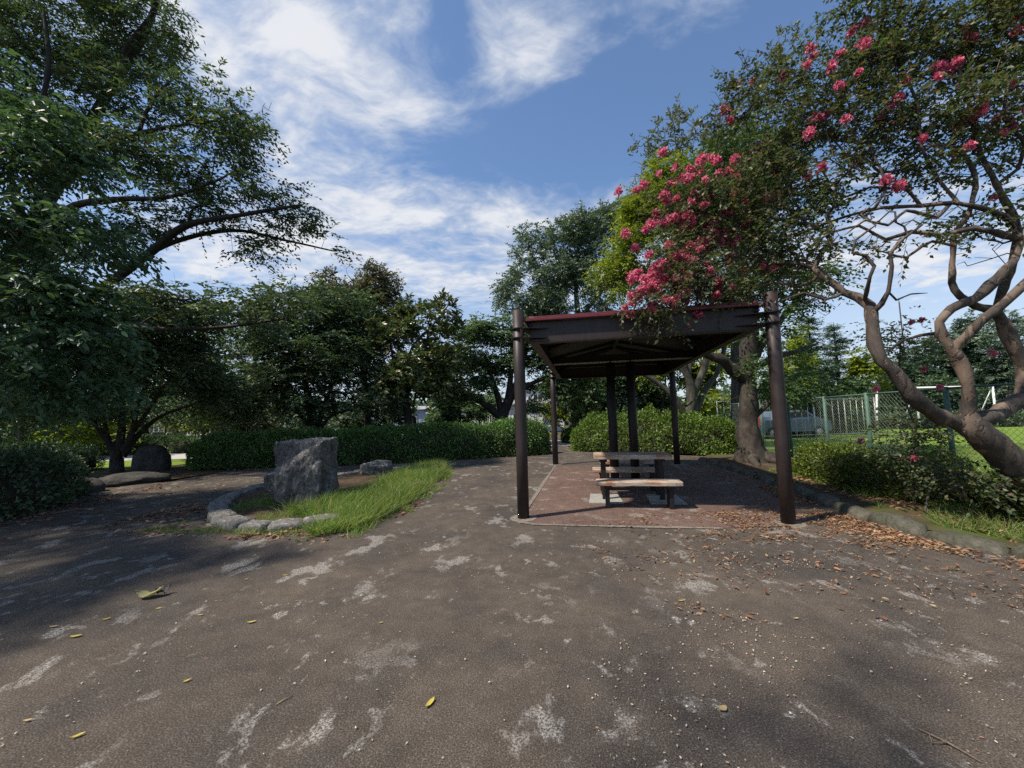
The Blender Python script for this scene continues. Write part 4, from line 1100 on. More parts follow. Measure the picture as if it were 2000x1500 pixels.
# ------------------------------------------------------------------ flowering crape myrtle at the right
YJ = 4.75
limbs = [[(6.75, 4.75, -.02, .26)] + px_limb([(2075, 985, YJ, .225), (2020, 935, YJ, .205), (1960, 890, YJ, .195), (1910, 855, YJ, .19), (1885, 828, YJ, .16)]),
         px_limb([(1895, 840, YJ, .15), (1855, 818, YJ, .115), (1815, 796, YJ - .05, .105), (1775, 768, YJ - .1, .1), (1748, 735, YJ - .1, .095), (1722, 705, YJ - .1, .095), (1712, 670, YJ - .05, .09), (1706, 630, YJ, .085), (1702, 598, YJ + .05, .08), (1680, 580, YJ + .1, .068), (1650, 570, YJ + .2, .06), (1615, 545, YJ + .3, .052), (1592, 522, YJ + .4, .045), (1606, 490, YJ + .4, .04), (1622, 465, YJ + .4, .034), (1590, 440, YJ + .5, .028), (1540, 430, YJ + .6, .022), (1480, 420, YJ + .8, .015)]),
         px_limb([(1708, 612, YJ, .05), (1722, 595, YJ - .1, .036), (1735, 570, YJ - .15, .03), (1742, 520, YJ - .2, .026), (1738, 495, YJ - .2, .024), (1760, 470, YJ - .2, .02), (1800, 440, YJ - .2, .014)]),
         px_limb([(1752, 586, YJ, .018), (1780, 574, YJ, .013), (1812, 572, YJ, .009)]),
         px_limb([(1655, 572, YJ + .2, .03), (1610, 585, YJ + .3, .022), (1570, 572, YJ + .4, .018), (1520, 590, YJ + .5, .012)]),
         px_limb([(1592, 545, YJ + .4, .035), (1560, 560, YJ + .6, .028), (1520, 552, YJ + .7, .024), (1480, 560, YJ + .8, .02), (1430, 590, YJ + .9, .014)]),
         px_limb([(1600, 525, YJ + .4, .035), (1560, 515, YJ + .5, .03), (1500, 512, YJ + .7, .024), (1440, 500, YJ + .8, .018), (1380, 520, YJ + .95, .012)]),
         px_limb([(1690, 585, YJ, .03), (1700, 540, YJ - .2, .026), (1708, 520, YJ - .2, .024), (1690, 500, YJ - .2, .022), (1665, 495, YJ - .2, .02), (1670, 470, YJ - .2, .018), (1710, 440, YJ - .3, .013)]),
         # centre limb
         px_limb([(1888, 822, YJ, .11), (1888, 775, YJ - .05, .085), (1884, 735, YJ - .1, .08), (1872, 700, YJ - .1, .078), (1855, 672, YJ - .1, .07), (1838, 652, YJ - .1, .064), (1836, 628, YJ - .1, .06), (1860, 605, YJ - .1, .06), (1905, 580, YJ - .15, .058), (1950, 545, YJ - .2, .055), (1985, 500, YJ - .2, .05), (1990, 450, YJ - .2, .045), (1960, 420, YJ - .2, .042), (1915, 405, YJ - .2, .038), (1860, 395, YJ - .15, .034), (1800, 402, YJ, .03), (1720, 405, YJ + .1, .026), (1660, 420, YJ + .3, .024), (1590, 445, YJ + .5, .02), (1520, 470, YJ + .7, .016), (1440, 445, YJ + .9, .011)]),
         px_limb([(1858, 680, YJ - .1, .05), (1890, 655, YJ - .2, .062), (1920, 622, YJ - .3, .06), (1960, 590, YJ - .35, .06), (2010, 545, YJ - .4, .055), (2070, 480, YJ - .4, .05), (2080, 380, YJ - .4, .04)]),
         px_limb([(1838, 650, YJ, .03), (1800, 655, YJ + .2, .026), (1765, 665, YJ + .3, .022), (1735, 685, YJ + .4, .02)]),
         # right limb
         px_limb([(1900, 830, YJ, .13), (1950, 808, YJ + .1, .11), (1995, 770, YJ + .2, .1), (2005, 720, YJ + .2, .095), (1985, 680, YJ + .2, .09), (1962, 640, YJ + .2, .085), (1945, 608, YJ + .15, .08), (1905, 598, YJ + .1, .05), (1872, 580, YJ + .1, .046), (1858, 550, YJ + .1, .042), (1858, 500, YJ + .1, .04), (1862, 455, YJ, .036), (1890, 420, YJ - .1, .034), (1905, 370, YJ - .1, .032), (1895, 320, YJ - .1, .03), (1870, 290, YJ - .1, .028), (1820, 285, YJ, .024), (1760, 330, YJ + .1, .022), (1720, 335, YJ + .2, .02), (1690, 310, YJ + .3, .018), (1650, 300, YJ + .4, .016), (1610, 250, YJ + .5, .014), (1560, 245, YJ + .7, .01)]),
         px_limb([(1945, 610, YJ + .15, .06), (1960, 560, YJ + .1, .055), (1980, 500, YJ, .05), (1985, 430, YJ, .045), (1950, 360, YJ, .04), (1915, 300, YJ, .034), (1900, 230, YJ, .028), (1880, 150, YJ, .022), (1830, 80, YJ + .1, .016)]),
         px_limb([(1900, 300, YJ, .026), (1940, 240, YJ - .2, .022), (1990, 180, YJ - .3, .018)]),
         px_limb([(1870, 395, YJ - .1, .026), (1830, 350, YJ, .022), (1800, 290, YJ, .02), (1790, 200, YJ, .016), (1760, 130, YJ + .2, .012), (1720, 60, YJ + .3, .01)]),
         px_limb([(1710, 405, YJ, .02), (1730, 370, YJ, .02), (1720, 330, YJ, .018), (1680, 250, YJ + .2, .014), (1640, 170, YJ + .5, .01)]),
         px_limb([(2010, 470, YJ - .2, .05), (1960, 462, YJ - .2, .042), (1900, 446, YJ - .2, .038), (1840, 458, YJ - .1, .034), (1780, 452, YJ, .03), (1730, 468, YJ + .1, .026), (1680, 440, YJ + .2, .022), (1620, 455, YJ + .3, .018), (1570, 490, YJ + .4, .014)]),
         px_limb([(1900, 446, YJ - .1, .03), (1860, 480, YJ - .1, .024), (1820, 470, YJ - .1, .02), (1770, 500, YJ, .016), (1720, 490, YJ, .012)]),
         px_limb([(1860, 395, YJ - .1, .03), (1830, 425, YJ - .2, .026), (1770, 412, YJ - .2, .022), (1735, 440, YJ - .2, .018), (1690, 430, YJ - .1, .014), (1650, 460, YJ, .011)]),
         px_limb([(1800, 402, YJ, .024), (1770, 370, YJ, .02), (1700, 365, YJ + .1, .018), (1650, 385, YJ + .3, .016), (1600, 360, YJ + .5, .013), (1540, 375, YJ + .6, .01)]),
         px_limb([(1950, 360, YJ, .03), (1990, 330, YJ - .1, .028), (2000, 280, YJ - .2, .024), (1960, 230, YJ - .2, .02), (1970, 160, YJ - .2, .015)]),
         px_limb([(1720, 335, YJ + .2, .018), (1680, 350, YJ + .3, .015), (1620, 310, YJ + .4, .013), (1570, 330, YJ + .5, .011), (1510, 310, YJ + .7, .009)]),
         px_limb([(1590, 445, YJ + .5, .018), (1530, 400, YJ + .7, .015), (1470, 370, YJ + .9, .012), (1400, 330, YJ + 1.1, .009)])]
blobs = [pblob(1500, 330, YJ + .8, 90, 60, .6), pblob(1440, 400, YJ + .9, 90, 55, .6), pblob(1380, 450, YJ + 1.0, 85, 50, .6), pblob(1330, 400, YJ + 1.2, 70, 50, .5), pblob(1580, 250, YJ + .6, 90, 60, .6), pblob(1650, 170, YJ + .4, 90, 70, .6), pblob(1740, 110, YJ + .3, 100, 80, .6), pblob(1850, 90, YJ + .2, 110, 80, .7), pblob(1950, 140, YJ, 90, 100, .7), pblob(1720, 240, YJ + .2, 90, 60, .6),
         pblob(1830, 230, YJ + .1, 90, 60, .6), pblob(1940, 270, YJ, 80, 60, .6), pblob(1640, 350, YJ + .4, 80, 50, .5), pblob(1560, 430, YJ + .6, 80, 45, .5), pblob(1760, 330, YJ + .2, 70, 40, .5, .7), pblob(1480, 490, YJ + .9, 80, 45, .5), pblob(1700, 20, YJ + .3, 80, 60, .6), pblob(1960, 20, YJ, 80, 60, .6), pblob(1970, 400, YJ - .2, 50, 50, .5, .7), pblob(1850, 350, YJ, 60, 40, .4, .6), pblob(1790, 460, YJ - .1, 70, 36, .35, .55), pblob(1900, 440, YJ, 60, 30, .35, .5), pblob(1560, 500, YJ + .6, 60, 40, .4, .8), pblob(1640, 470, YJ + .2, 60, 30, .4, .5),
         pblob(1430, 210, YJ + 1.0, 50, 45, .5), pblob(1530, 170, YJ + .8, 50, 50, .5)]
# the spray that rests over the roof eave
blobs_roof = [pblob(1330, 545, 5.45, 65, 45, .45, 1.4), pblob(1380, 560, 5.4, 60, 45, .4, 1.3), pblob(1290, 590, 5.35, 55, 26, .35, 1.3), pblob(1350, 600, 5.25, 60, 18, .25, 1.3), pblob(1440, 560, 5.4, 50, 40, .4), pblob(1330, 505, 5.6, 60, 35, .4, 1.2), pblob(1305, 618, 5.15, 16, 12, .12, 1.2), pblob(1240, 605, 5.4, 30, 14, .25, 1.2)]
limbs = [[(x, y, z, r * (.80 if r > .08 else .80)) for x, y, z, r in l] for l in limbs]
crape = make_tree('crape_myrtle', 'leaning smooth-barked tree with twisting limbs and pink blossom at the right', limbs, blobs + blobs_roof, 1250, lf(4, .25, 8, .062, .034, flat=.8, nj=.7, jit=.07, fwd=.8), M['bark_crape'], M['l_crape'], 40, knot=.3, ds=.09, bf=.18, clear=2.2, gap=.30, gs=1.6, shell=1.2, twigs=True, tip=.0058, wig=.14, pexp=2.7, group='flowering trees', bare=([pblob(1700, 430, YJ, 110, 60, .4), pblob(1560, 520, YJ + .5, 90, 40, .4), pblob(1830, 420, YJ, 90, 70, .4), pblob(1600, 590, YJ + .3, 70, 30, .3), pblob(1930, 470, YJ, 60, 60, .4), pblob(1500, 560, YJ + .8, 70, 40, .4), pblob(1450, 430, YJ + .8, 110, 80, .5), pblob(1700, 250, YJ + .2, 150, 100, .5), pblob(1880, 280, YJ, 120, 100, .5), pblob(1420, 200, YJ + 1.0, 50, 40, .4)], 520))
FL = [(1850, 135, YJ, 32), (1890, 60, YJ, 18), (1985, 35, YJ, 26), (1910, 220, YJ, 24), (1895, 235, YJ, 16), (1750, 200, YJ + .1, 20), (1735, 215, YJ + .1, 16), (1605, 327, YJ + .3, 17), (1580, 95, YJ + .5, 16), (1588, 110, YJ + .5, 12), (1433, 165, YJ + .9, 14), (1415, 215, YJ + 1, 18), (1425, 235, YJ + 1, 12), (1530, 150, YJ + .7, 16), (1590, 232, YJ + .5, 22), (1620, 220, YJ + .4, 13), (1690, 45, YJ + .3, 18), (1665, 60, YJ + .3, 14), (1880, 165, YJ, 14), (1975, 165, YJ - .1, 12), (1985, 215, YJ, 22), (1830, 130, YJ, 16), (1720, 235, YJ + .2, 14), (1760, 235, YJ + .2, 14),
      (1300, 385, YJ + 1.2, 22), (1285, 420, YJ + 1.2, 14), (1350, 330, YJ + 1.2, 18), (1335, 350, YJ + 1.2, 20), (1365, 318, YJ + 1.1, 14), (1390, 312, YJ + 1.1, 16), (1435, 312, YJ + 1, 22), (1405, 340, YJ + 1, 15), (1270, 440, YJ + 1.2, 16), (1260, 448, YJ + 1.2, 13), (1280, 415, YJ + 1.2, 12), (1310, 360, YJ + 1.2, 13), (1350, 425, YJ + 1.1, 17), (1355, 380, YJ + 1.1, 14), (1240, 485, YJ + 1.2, 14), (1500, 385, YJ + .8, 16), (1520, 380, YJ + .8, 10), (1455, 395, YJ + .8, 12), (1510, 525, YJ + .7, 12), (1490, 520, YJ + .7, 9), (1400, 575, 5.25, 12),
      (1395, 452, 5.5, 16), (1375, 470, 5.5, 18), (1350, 482, 5.5, 18), (1320, 500, 5.5, 18), (1310, 512, 5.5, 14), (1330, 535, 5.4, 14), (1300, 545, 5.4, 18), (1280, 550, 5.4, 14), (1290, 548, 5.35, 12), (1345, 540, 5.35, 16), (1330, 558, 5.3, 13), (1265, 570, 5.35, 14), (1250, 582, 5.35, 15), (1235, 592, 5.35, 15), (1222, 600, 5.35, 12), (1270, 598, 5.3, 12), (1320, 590, 5.25, 10), (1380, 512, 5.4, 12), (1250, 542, 5.4, 9), (1430, 560, 5.4, 9), (1345, 567, 5.25, 12), (1310, 480, 5.5, 10), (1430, 480, YJ + .9, 10), (1560, 330, YJ + .7, 9), (1470, 160, YJ + .9, 10),
      (1682, 862, 6.4, 8), (1712, 760, YJ + .9, 7), (1805, 722, 6.3, 7), (1940, 690, 6.3, 9), (1835, 757, 6.3, 7), (1785, 895, 5.25, 7), (1780, 628, 6.3, 8), (1800, 625, 6.3, 7), (1870, 120, YJ - .2, 16), (1835, 150, YJ - .25, 14), (1755, 190, YJ - .2, 12), (1600, 230, YJ + .2, 12), (1920, 210, YJ - .3, 14), (1990, 60, YJ - .3, 18)]
Rf = np.random.default_rng(9)
FL = [(a, b, Y, r * .5) for a, b, Y, r in FL]
for _ in range(85): FL.append((1370 + Rf.normal() * 70, 410 + Rf.normal() * 65, YJ + 1.0 + Rf.normal() * .15, 5 + 5 * Rf.random()))
for _ in range(50): FL.append((1315 + Rf.normal() * 45, 555 + Rf.normal() * 30, 5.4 + Rf.normal() * .12, 5 + 5 * Rf.random()))
for _ in range(30): FL.append((1560 + 430 * Rf.random(), 60 + 330 * Rf.random(), YJ + Rf.normal() * .25, 5 + 6 * Rf.random()))
cb = np.array(crape.location)
for (px, py, Y, rp) in FL:
    c_ = at(px, py, Y); r_ = rp * Y / F
    n_ = int(30 + 340 * min(1, (r_ / .16)) ** 1.4)
    d = nrm(Rf.normal(size=(n_, 3)) + (-.2, -.2, .35)); lump = nrm(Rf.normal(size=(9, 3))) * .42 * (.5 + Rf.random((9, 1))) * np.array([1.35, 1.0, 1.2])
    p = lump[Rf.integers(0, 9, n_)] * r_ + d * (Rf.random((n_, 1)) ** .5) * r_ * .62
    V, L, S = leaf_batch(p, nrm(d + Rf.normal(size=d.shape) * .5), Rf.normal(size=d.shape), .026 + .014 * Rf.random(n_), .024 + .012 * Rf.random(n_), 'petal')
    o = link('flower_cluster', np_mesh('flower_cluster', V, L, S, M['petal']), None, crape)
    o.location = [float(v) for v in (c_ - cb)]
# pale cut stake at the right edge
ps = empty('wooden_stake', (5.67, 4.42, 0)); tag(ps, 'pale upright wooden stake at the right edge beside the kerb', 'stake')
V, L, S = tube(np.array([(0, 0, -.02), (.01, 0, .2), (.0, .01, .45), (.02, 0, .66)]), np.array([.075, .066, .062, .055]), 14, True)
link('shaft', np_mesh('shaft', V, L, S, M['bark_pale'], True), None, ps)


# ------------------------------------------------------------------ hedges
def make_hedge(name, label, path, width, height, n, L, W, leafm, seed, group=None, cat='hedge', lump=.16, ends=True, z0=.0, depth=.22, shoots=22):
    R = np.random.default_rng(seed)
    P = np.array(path, float); sg = np.linalg.norm(np.diff(P, axis=0), axis=1); cm = np.concatenate([[0], np.cumsum(sg)]); T = cm[-1]
    base = np.array([P[:, 0].mean(), P[:, 1].mean(), z0])

    def frame(s):
        x = np.interp(s, cm, P[:, 0]); y = np.interp(s, cm, P[:, 1])
        x2 = np.interp(s + .3, cm, P[:, 0]); y2 = np.interp(s + .3, cm, P[:, 1]); x1 = np.interp(s - .3, cm, P[:, 0]); y1 = np.interp(s - .3, cm, P[:, 1])
        d = nrm(np.stack([x2 - x1, y2 - y1], -1)); return np.stack([x, y], -1), d

    hs = height if callable(height) else (lambda f: np.full_like(f, height))

    def shell(s, th, k):
        c, d = frame(s); n_ = np.stack([-d[:, 1], d[:, 0]], -1)
        f = s / T
        e = np.clip(np.minimum(f, 1 - f) * T / (width * .5), 0, 1) if ends else np.ones_like(f)
        e = np.sqrt(np.clip(1 - (1 - e) ** 2, 0.03, 1))
        ct, st_ = np.cos(th), np.sin(th); q = (np.abs(ct) ** 3.4 + np.abs(st_) ** 3.4) ** (1 / 3.4)
        a = ct / q * width / 2 * k * e; z = st_ / q * hs(f) * k * (.35 + .65 * e)
        x = c + n_ * a[:, None]
        return np.concatenate([x, z[:, None] + z0], 1), np.concatenate([n_ * ct[:, None], st_[:, None]], 1)

    o = empty(name, base); tag(o, label, cat, group)
    ns = max(6, int(T / .35)); nt = 10
    s_ = np.repeat(np.linspace(0.02, T - .02, ns), nt); th = np.tile(np.linspace(0, np.pi, nt), ns)
    V, _ = shell(s_, th, np.full_like(s_, .80) + .1 * np.array([noise.noise(Vector((a * 1.3, b * 2, seed))) for a, b in zip(s_, th)]))
    V[:, 2] = np.maximum(V[:, 2], z0 + .02)
    i = np.arange(ns - 1)[:, None] * nt; j = np.arange(nt - 1)[None]
    q = np.stack([i + j, i + nt + j, i + nt + j + 1, i + j + 1], -1).reshape(-1, 4)
    link('branches', np_mesh('branches', V - base, q.ravel(), np.arange(len(q)) * 4, M['twigs'], True), None, o)
    s_ = R.random(n) * T; th = R.random(n) * np.pi
    lm = np.array([noise.noise(Vector((a * .9, b * 1.6, seed * 3.3))) + .6 * noise.noise(Vector((a * 2.6, b * 3, seed))) for a, b in zip(s_, th)])
    k = 1 + lump * lm + R.normal(size=n) * .03 - depth * R.random(n) ** 2.2
    V, N_ = shell(s_, th, k)
    V[:, 2] = np.maximum(V[:, 2], z0 + .03)
    D = N_ * .8 + R.normal(size=N_.shape) * .7 + (0, 0, .35)
    NN = N_ * .5 + (0, 0, .6) + R.normal(size=N_.shape) * .5
    sc = .7 + .6 * R.random(n)
    parts = [leaf_batch(V - base, D, NN, L * sc, W * sc)]
    m_ = int(T * width * shoots)                                # loose shoots standing proud of the clipped face
    if m_:
        V2, N2 = shell(R.random(m_) * T, .35 + R.random(m_) * (np.pi - .7), np.full(m_, .93))
        dd = nrm(N2 * .5 + (0, 0, .9) + R.normal(size=V2.shape) * .3); ll = .12 + .22 * R.random(m_)
        tt = np.linspace(.1, 1, 9); pp = (V2[:, None] + dd[:, None] * (tt[None, :, None] * ll[:, None, None])).reshape(-1, 3)
        d3 = np.repeat(dd, 9, 0) * .6 + R.normal(size=pp.shape) * .7
        parts.append(leaf_batch(pp - base, d3, R.normal(size=pp.shape) * .6 + (0, 0, .7), L * .9, W * .9))
    A = merge(parts)
    link('foliage', np_mesh('foliage', *A, leafm), None, o)
    return o


make_hedge('hedge', 'long dark clipped hedge across the back, from the boulder to the pavilion', HEDGE_A, 1.5, lambda f: 1.02 + .22 * f, 42000, .085, .042, M['l_hedge'], 1, 'hedges')
make_hedge('hedge', 'brighter rounded hedge behind the pavilion, ending at the thick trunk', [(2.6, 17.3), (3.6, 16.6), (5.0, 15.6), (6.4, 14.6), (7.7, 13.6)], 1.9, lambda f: 1.0 + .42 * np.sin(np.pi * np.clip(f * 1.05, 0, 1)), 24000, .085, .045, M['l_hedge_bright'], 2, 'hedges', lump=.36, shoots=40)
make_hedge('hedge', 'low loose hedge in the right bed in front of the wire fence', [(6.55, 9.0), (6.3, 8.0), (6.1, 7.0), (6.1, 6.2), (6.25, 5.55)], .95, lambda f: .62 + .06 * np.sin(f * 9), 17000, .052, .026, M['l_bush'], 4, 'hedges', lump=.25, z0=.05, depth=.35)
make_hedge('hedge', 'thin low shrub under the leaning trunk at the right', [(6.25, 5.4), (6.3, 4.8), (6.1, 4.3)], .7, .55, 3200, .05, .026, M['l_bush'], 5, 'hedges', lump=.3, z0=.05, depth=.6)
make_hedge('bush', 'very dark low bush at the left edge of the asphalt', [(-10.4, 8.6), (-9.3, 7.7), (-8.9, 6.9), (-9.1, 5.8)], 1.5, 1.0, 9000, .09, .045, M['l_dark'], 6, 'hedges', 'bush', lump=.25)
make_hedge('bush', 'low spreading shrub behind the rocks, left of the multi-stemmed tree', [(-19, 14.2), (-16.5, 14.0), (-14.5, 13.9)], 1.3, .75, 7000, .08, .04, M['l_dark'], 7, 'hedges', 'bush', lump=.3, depth=.5)
make_hedge('hedge', 'far low hedge across the clearing at the left', [(-30, 21.5), (-23, 21.3), (-17, 21.6)], 1.4, .8, 7000, .10, .05, M['l_hedge'], 8, 'hedges')
make_hedge('bush', 'light green low bush beside the pale walk behind the pavilion', [(2.6, 21.0), (3.8, 21.6), (5.4, 21.0)], 1.3, .75, 4000, .10, .05, M['l_hedge_bright'], 10, 'hedges', 'bush')
make_hedge('hedge', 'dark shrub belt under the trees across the sports field', [(12, 28.5), (20, 28), (30, 27), (42, 26)], 2.0, .9, 14000, .15, .08, M['l_dark'], 11, 'hedges')

# saplings and suckers rising out of the right-hand hedge
for k, (px, py, Y, h, lab) in enumerate([(1790, 860, 5.3, .5, 'leggy shoot with drooping leaves above the right hedge'), (1880, 930, 5.0, .35, 'arching shoot under the leaning trunk'), (1760, 660, 6.6, 1.1, 'sapling top with pinkish buds behind the leaning trunk')]):
    p = at(px, py, Y); b = np.array([p[0], p[1], .05])
    R = np.random.default_rng(70 + k)
    limbs = [[(*b, .012), (b[0] + .10, b[1], b[2] + (p[2] - b[2]) * .35, .010), (b[0] - .05, b[1] + .05, b[2] + (p[2] - b[2]) * .7, .008), (*p, .005)]]
    bl = [(p + R.normal(size=3) * (.2, .15, .1), np.array([h * .5, .25, h * .35]), 1.0) for _ in range(4)]
    make_tree('sapling', lab, limbs, bl, 60, lf(3, .22, 7, .055, .03, flat=.5, droop=.5), M['bark_grey'], M['l_crape'], 70 + k, clear=.4, gap=0, group='shoots in the right bed', zmin=.3)['category'] = 'sapling'

# ------------------------------------------------------------------ wire fence, goal, car and buildings
fe = empty('wire_fence', (7.4, 8.0, 0)); tag(fe, 'chain-link fence with green posts along the sports field', 'fence')
FP = [(6.95, 2.9), (7.0, 4.7), (7.05, 6.5), (7.3, 8.25), (7.75, 9.95), (8.05, 11.7), (8.3, 13.4), (8.55, 15.1), (8.8, 16.8)]
FH = 1.76
for (x, y) in FP:
    tube_obj('post', [(x - 7.4, y - 8, -.05), (x - 7.4, y - 8, FH)], [.036, .036], 10, M['green_paint'], fe)
for a, b in zip(FP, FP[1:]):
    A, B = np.array([a[0] - 7.4, a[1] - 8]), np.array([b[0] - 7.4, b[1] - 8])
    tube_obj('rail', [(*A, FH - .03), (*B, FH - .03)], [.017, .017], 8, M['green_paint'], fe)
    L = np.linalg.norm(B - A); d = (B - A) / L; sp = .085; parts = []; H0, H1 = .06, FH - .05; hh = H1 - H0
    for k in range(int((L + hh) / sp) + 1):
        for sgn in (1, -1):
            s0 = k * sp - hh if sgn > 0 else k * sp
            p = [];
            for z, s_ in ((0.0, s0), (hh, s0 + sgn * hh)): p.append((s_, z))
            (sa, za), (sb, zb) = p
            f0_, f1_ = 0.0, 1.0
            for (lo_, hi_) in ((0.0, L),):
                if sb != sa:
                    ta, tb = (lo_ - sa) / (sb - sa), (hi_ - sa) / (sb - sa)
                    f0_, f1_ = max(f0_, min(ta, tb)), min(f1_, max(ta, tb))
            if f1_ - f0_ < .02: continue
            q0 = (sa + (sb - sa) * f0_, za + (zb - za) * f0_); q1 = (sa + (sb - sa) * f1_, za + (zb - za) * f1_)
            off = .004 * sgn
            parts.append(tube(np.array([(*(A + d * q0[0] + off * np.array([-d[1], d[0]])), H0 + q0[1]), (*(A + d * q1[0] + off * np.array([-d[1], d[0]])), H0 + q1[1])]), np.array([.0021, .0021]), 3))
    V, Lo, S = merge(parts)
    tag(link('wire_mesh', np_mesh('wire_mesh', V, Lo, S, M['wire']), None, fe), kind='stuff')

bf_ = empty('railing_fence', (14, 20, 0)); tag(bf_, 'grey upright-rail fence crossing behind the sports field', 'fence')
fx = np.linspace(9.4, 17.5, 26)
for k, x in enumerate(fx):
    y = 18.4 + (x - 9.4) * .12
    tube_obj('post' if k % 5 == 0 else 'bar', [(x - 14, y - 20, -.05), (x - 14, y - 20, 1.95)], [.03 if k % 5 == 0 else .014] * 2, 8, M['galv'], bf_)
for z in (.25, 1.9):
    tube_obj('rail', [(fx[0] - 14, 18.4 - 20, z), (fx[-1] - 14, 18.4 + (fx[-1] - 9.4) * .12 - 20, z)], [.018, .018], 8, M['galv'], bf_)

gp = at(1793, 800, 26); gx = float(gp[0])
gl = empty('goal_frame', (gx, 26, 0)); tag(gl, 'white metal goal frame standing on the sports field', 'goal')
for dx in (0, 5.0): tube_obj('upright', [(dx, 0, -.03), (dx, 0, 2.62)], [.06, .06], 10, M['white'], gl)
tube_obj('crossbar', [(-.05, 0, 2.66), (5.05, 0, 2.66)], [.06, .06], 10, M['white'], gl)
for dx in (0, 5.0): tube_obj('brace', [(dx, .02, 2.6), (dx, 1.3, -.03)], [.03, .03], 8, M['white'], gl)
wp = at(1714, 800, 22)
po = empty('striped_pole', (float(wp[0]), 22, 0)); tag(po, 'slim white pole with dark bands beside the fence', 'pole')
tube_obj('pole', [(-.15, 0, -.03), (.05, 0, 2.35)], [.05, .05], 10, M['white'], po)
for z in (.5, 1.0, 1.3): tube_obj('band', [(-.15 + .2 * z / 2.38, 0, z), (-.15 + .2 * (z + .16) / 2.38, 0, z + .16)], [.054, .054], 10, M['dark'], po)
fp_ = at(1756, 590, 45)
pl_ = empty('far_pole', (float(fp_[0]), 45, 0)); tag(pl_, 'thin dark mast rising above the far trees at the right', 'pole')
tube_obj('mast', [(0, 0, 0), (0, 0, float(fp_[2]))], [.09, .06], 8, M['dark'], pl_)
tube_obj('tip', [(0, 0, float(fp_[2])), (0, 0, float(fp_[2]) + .5)], [.03, .02], 6, M['dark'], pl_)


def car(loc, rz, label):
    o = empty('parked_car', loc, rz); tag(o, label, 'car')
    prof = [(-2.0, .35), (-2.02, .75), (-1.75, .92), (-1.15, .98), (-.55, 1.42), (.75, 1.46), (1.35, 1.05), (1.95, .88), (2.05, .6), (2.0, .35)]
    bm = bmesh.new()
    rows = []
    for y, sc in ((-.82, .93), (-.74, 1.0), (.74, 1.0), (.82, .93)):
        rows.append([bm.verts.new((x, y * (.82 if z > 1.1 else 1), z if sc == 1 else .35 + (z - .35) * sc)) for x, z in prof])
    n_ = len(prof)
    for a, b in zip(rows, rows[1:]):
        for i in range(n_): bm.faces.new((a[i], a[(i + 1) % n_], b[(i + 1) % n_], b[i]))
    bm.faces.new(rows[0][::-1]); bm.faces.new(rows[-1])
    bmesh.ops.recalc_face_normals(bm, faces=bm.faces[:])
    bm_obj('body', bm, M['car_paint'], o)
    for sy in (-1, 1):
        bm = bmesh.new(); prism(bm, [(-.98, 1.02), (-.5, 1.34), (.66, 1.37), (1.1, 1.05)], -.006, .006)
        w = bm_obj('side_window', bm, M['glass'], o); w.rotation_euler = (math.pi / 2, 0, 0); w.location = (0, sy * .775, 0)
        for x in (-1.3, 1.3):
            w = tube_obj('wheel', [(x, sy * .66, .31), (x, sy * .84, .31)], [.31, .31], 20, M['tyre'], o, False)
            tube_obj('rim', [(x, sy * .80, .31), (x, sy * .846, .31)], [.19, .18], 14, M['galv'], w, False)
    return o


cpos = at(1532, 850, 21.5)
car((float(cpos[0]), 21.5, -.03), .1, 'light blue car parked beyond the rail fence, half hidden by the pavilion post')
rpos = at(1476, 835, 19.5)
rs = empty('red_sign', (float(rpos[0]), 19.5, 0)); tag(rs, 'small red board on a post beside the thick trunk', 'sign')
tube_obj('post', [(0, 0, -.03), (0, 0, 1.25)], [.025, .025], 8, M['galv'], rs)
box_obj('board', (0, -.035, .98), (.42, .03, .55), M['red'], rs, .01)


def house(name, label, loc, size, wallm, roofz, wins, rz=0, roofm='tin', siding=True):
    o = empty(name, loc, rz); tag(o, label, 'building')
    w, d, h = size
    box_obj('wall', (0, d / 2, h / 2), (w, d, h), M[wallm], o, .01)
    if siding:
        for k in range(int(w / .9)):
            box_obj('siding_rib', (-w / 2 + .45 + k * .9, -.012, h / 2), (.05, .03, h - .04), M[wallm], o, .004)
    bm = bmesh.new()
    e = .25
    A = [bm.verts.new(p) for p in [(-w / 2 - e, -e, h + .01), (w / 2 + e, -e, h + .01), (w / 2 + e, d + e, h + .01), (-w / 2 - e, d + e, h + .01)]]
    B = [bm.verts.new(p) for p in [(-w / 2 - e, d / 2, h + roofz), (w / 2 + e, d / 2, h + roofz)]]
    bm.faces.new((A[0], A[1], B[1], B[0])); bm.faces.new((A[2], A[3], B[0], B[1])); bm.faces.new((A[1], A[2], B[1])); bm.faces.new((A[3], A[0], B[0])); bm.faces.new(A[::-1])
    bm_obj('roof', bm, M[roofm], o)
    for (x, z, ww, hh) in wins:
        f = box_obj('window', (x, -.03, z), (ww + .12, .05, hh + .12), M['white'], o, .005)
        box_obj('pane', (x, -.062, z), (ww, .02, hh), M['glass'], f, .002)
        box_obj('mullion', (x, -.074, z), (.04, .02, hh), M['white'], f, .002)
    return o


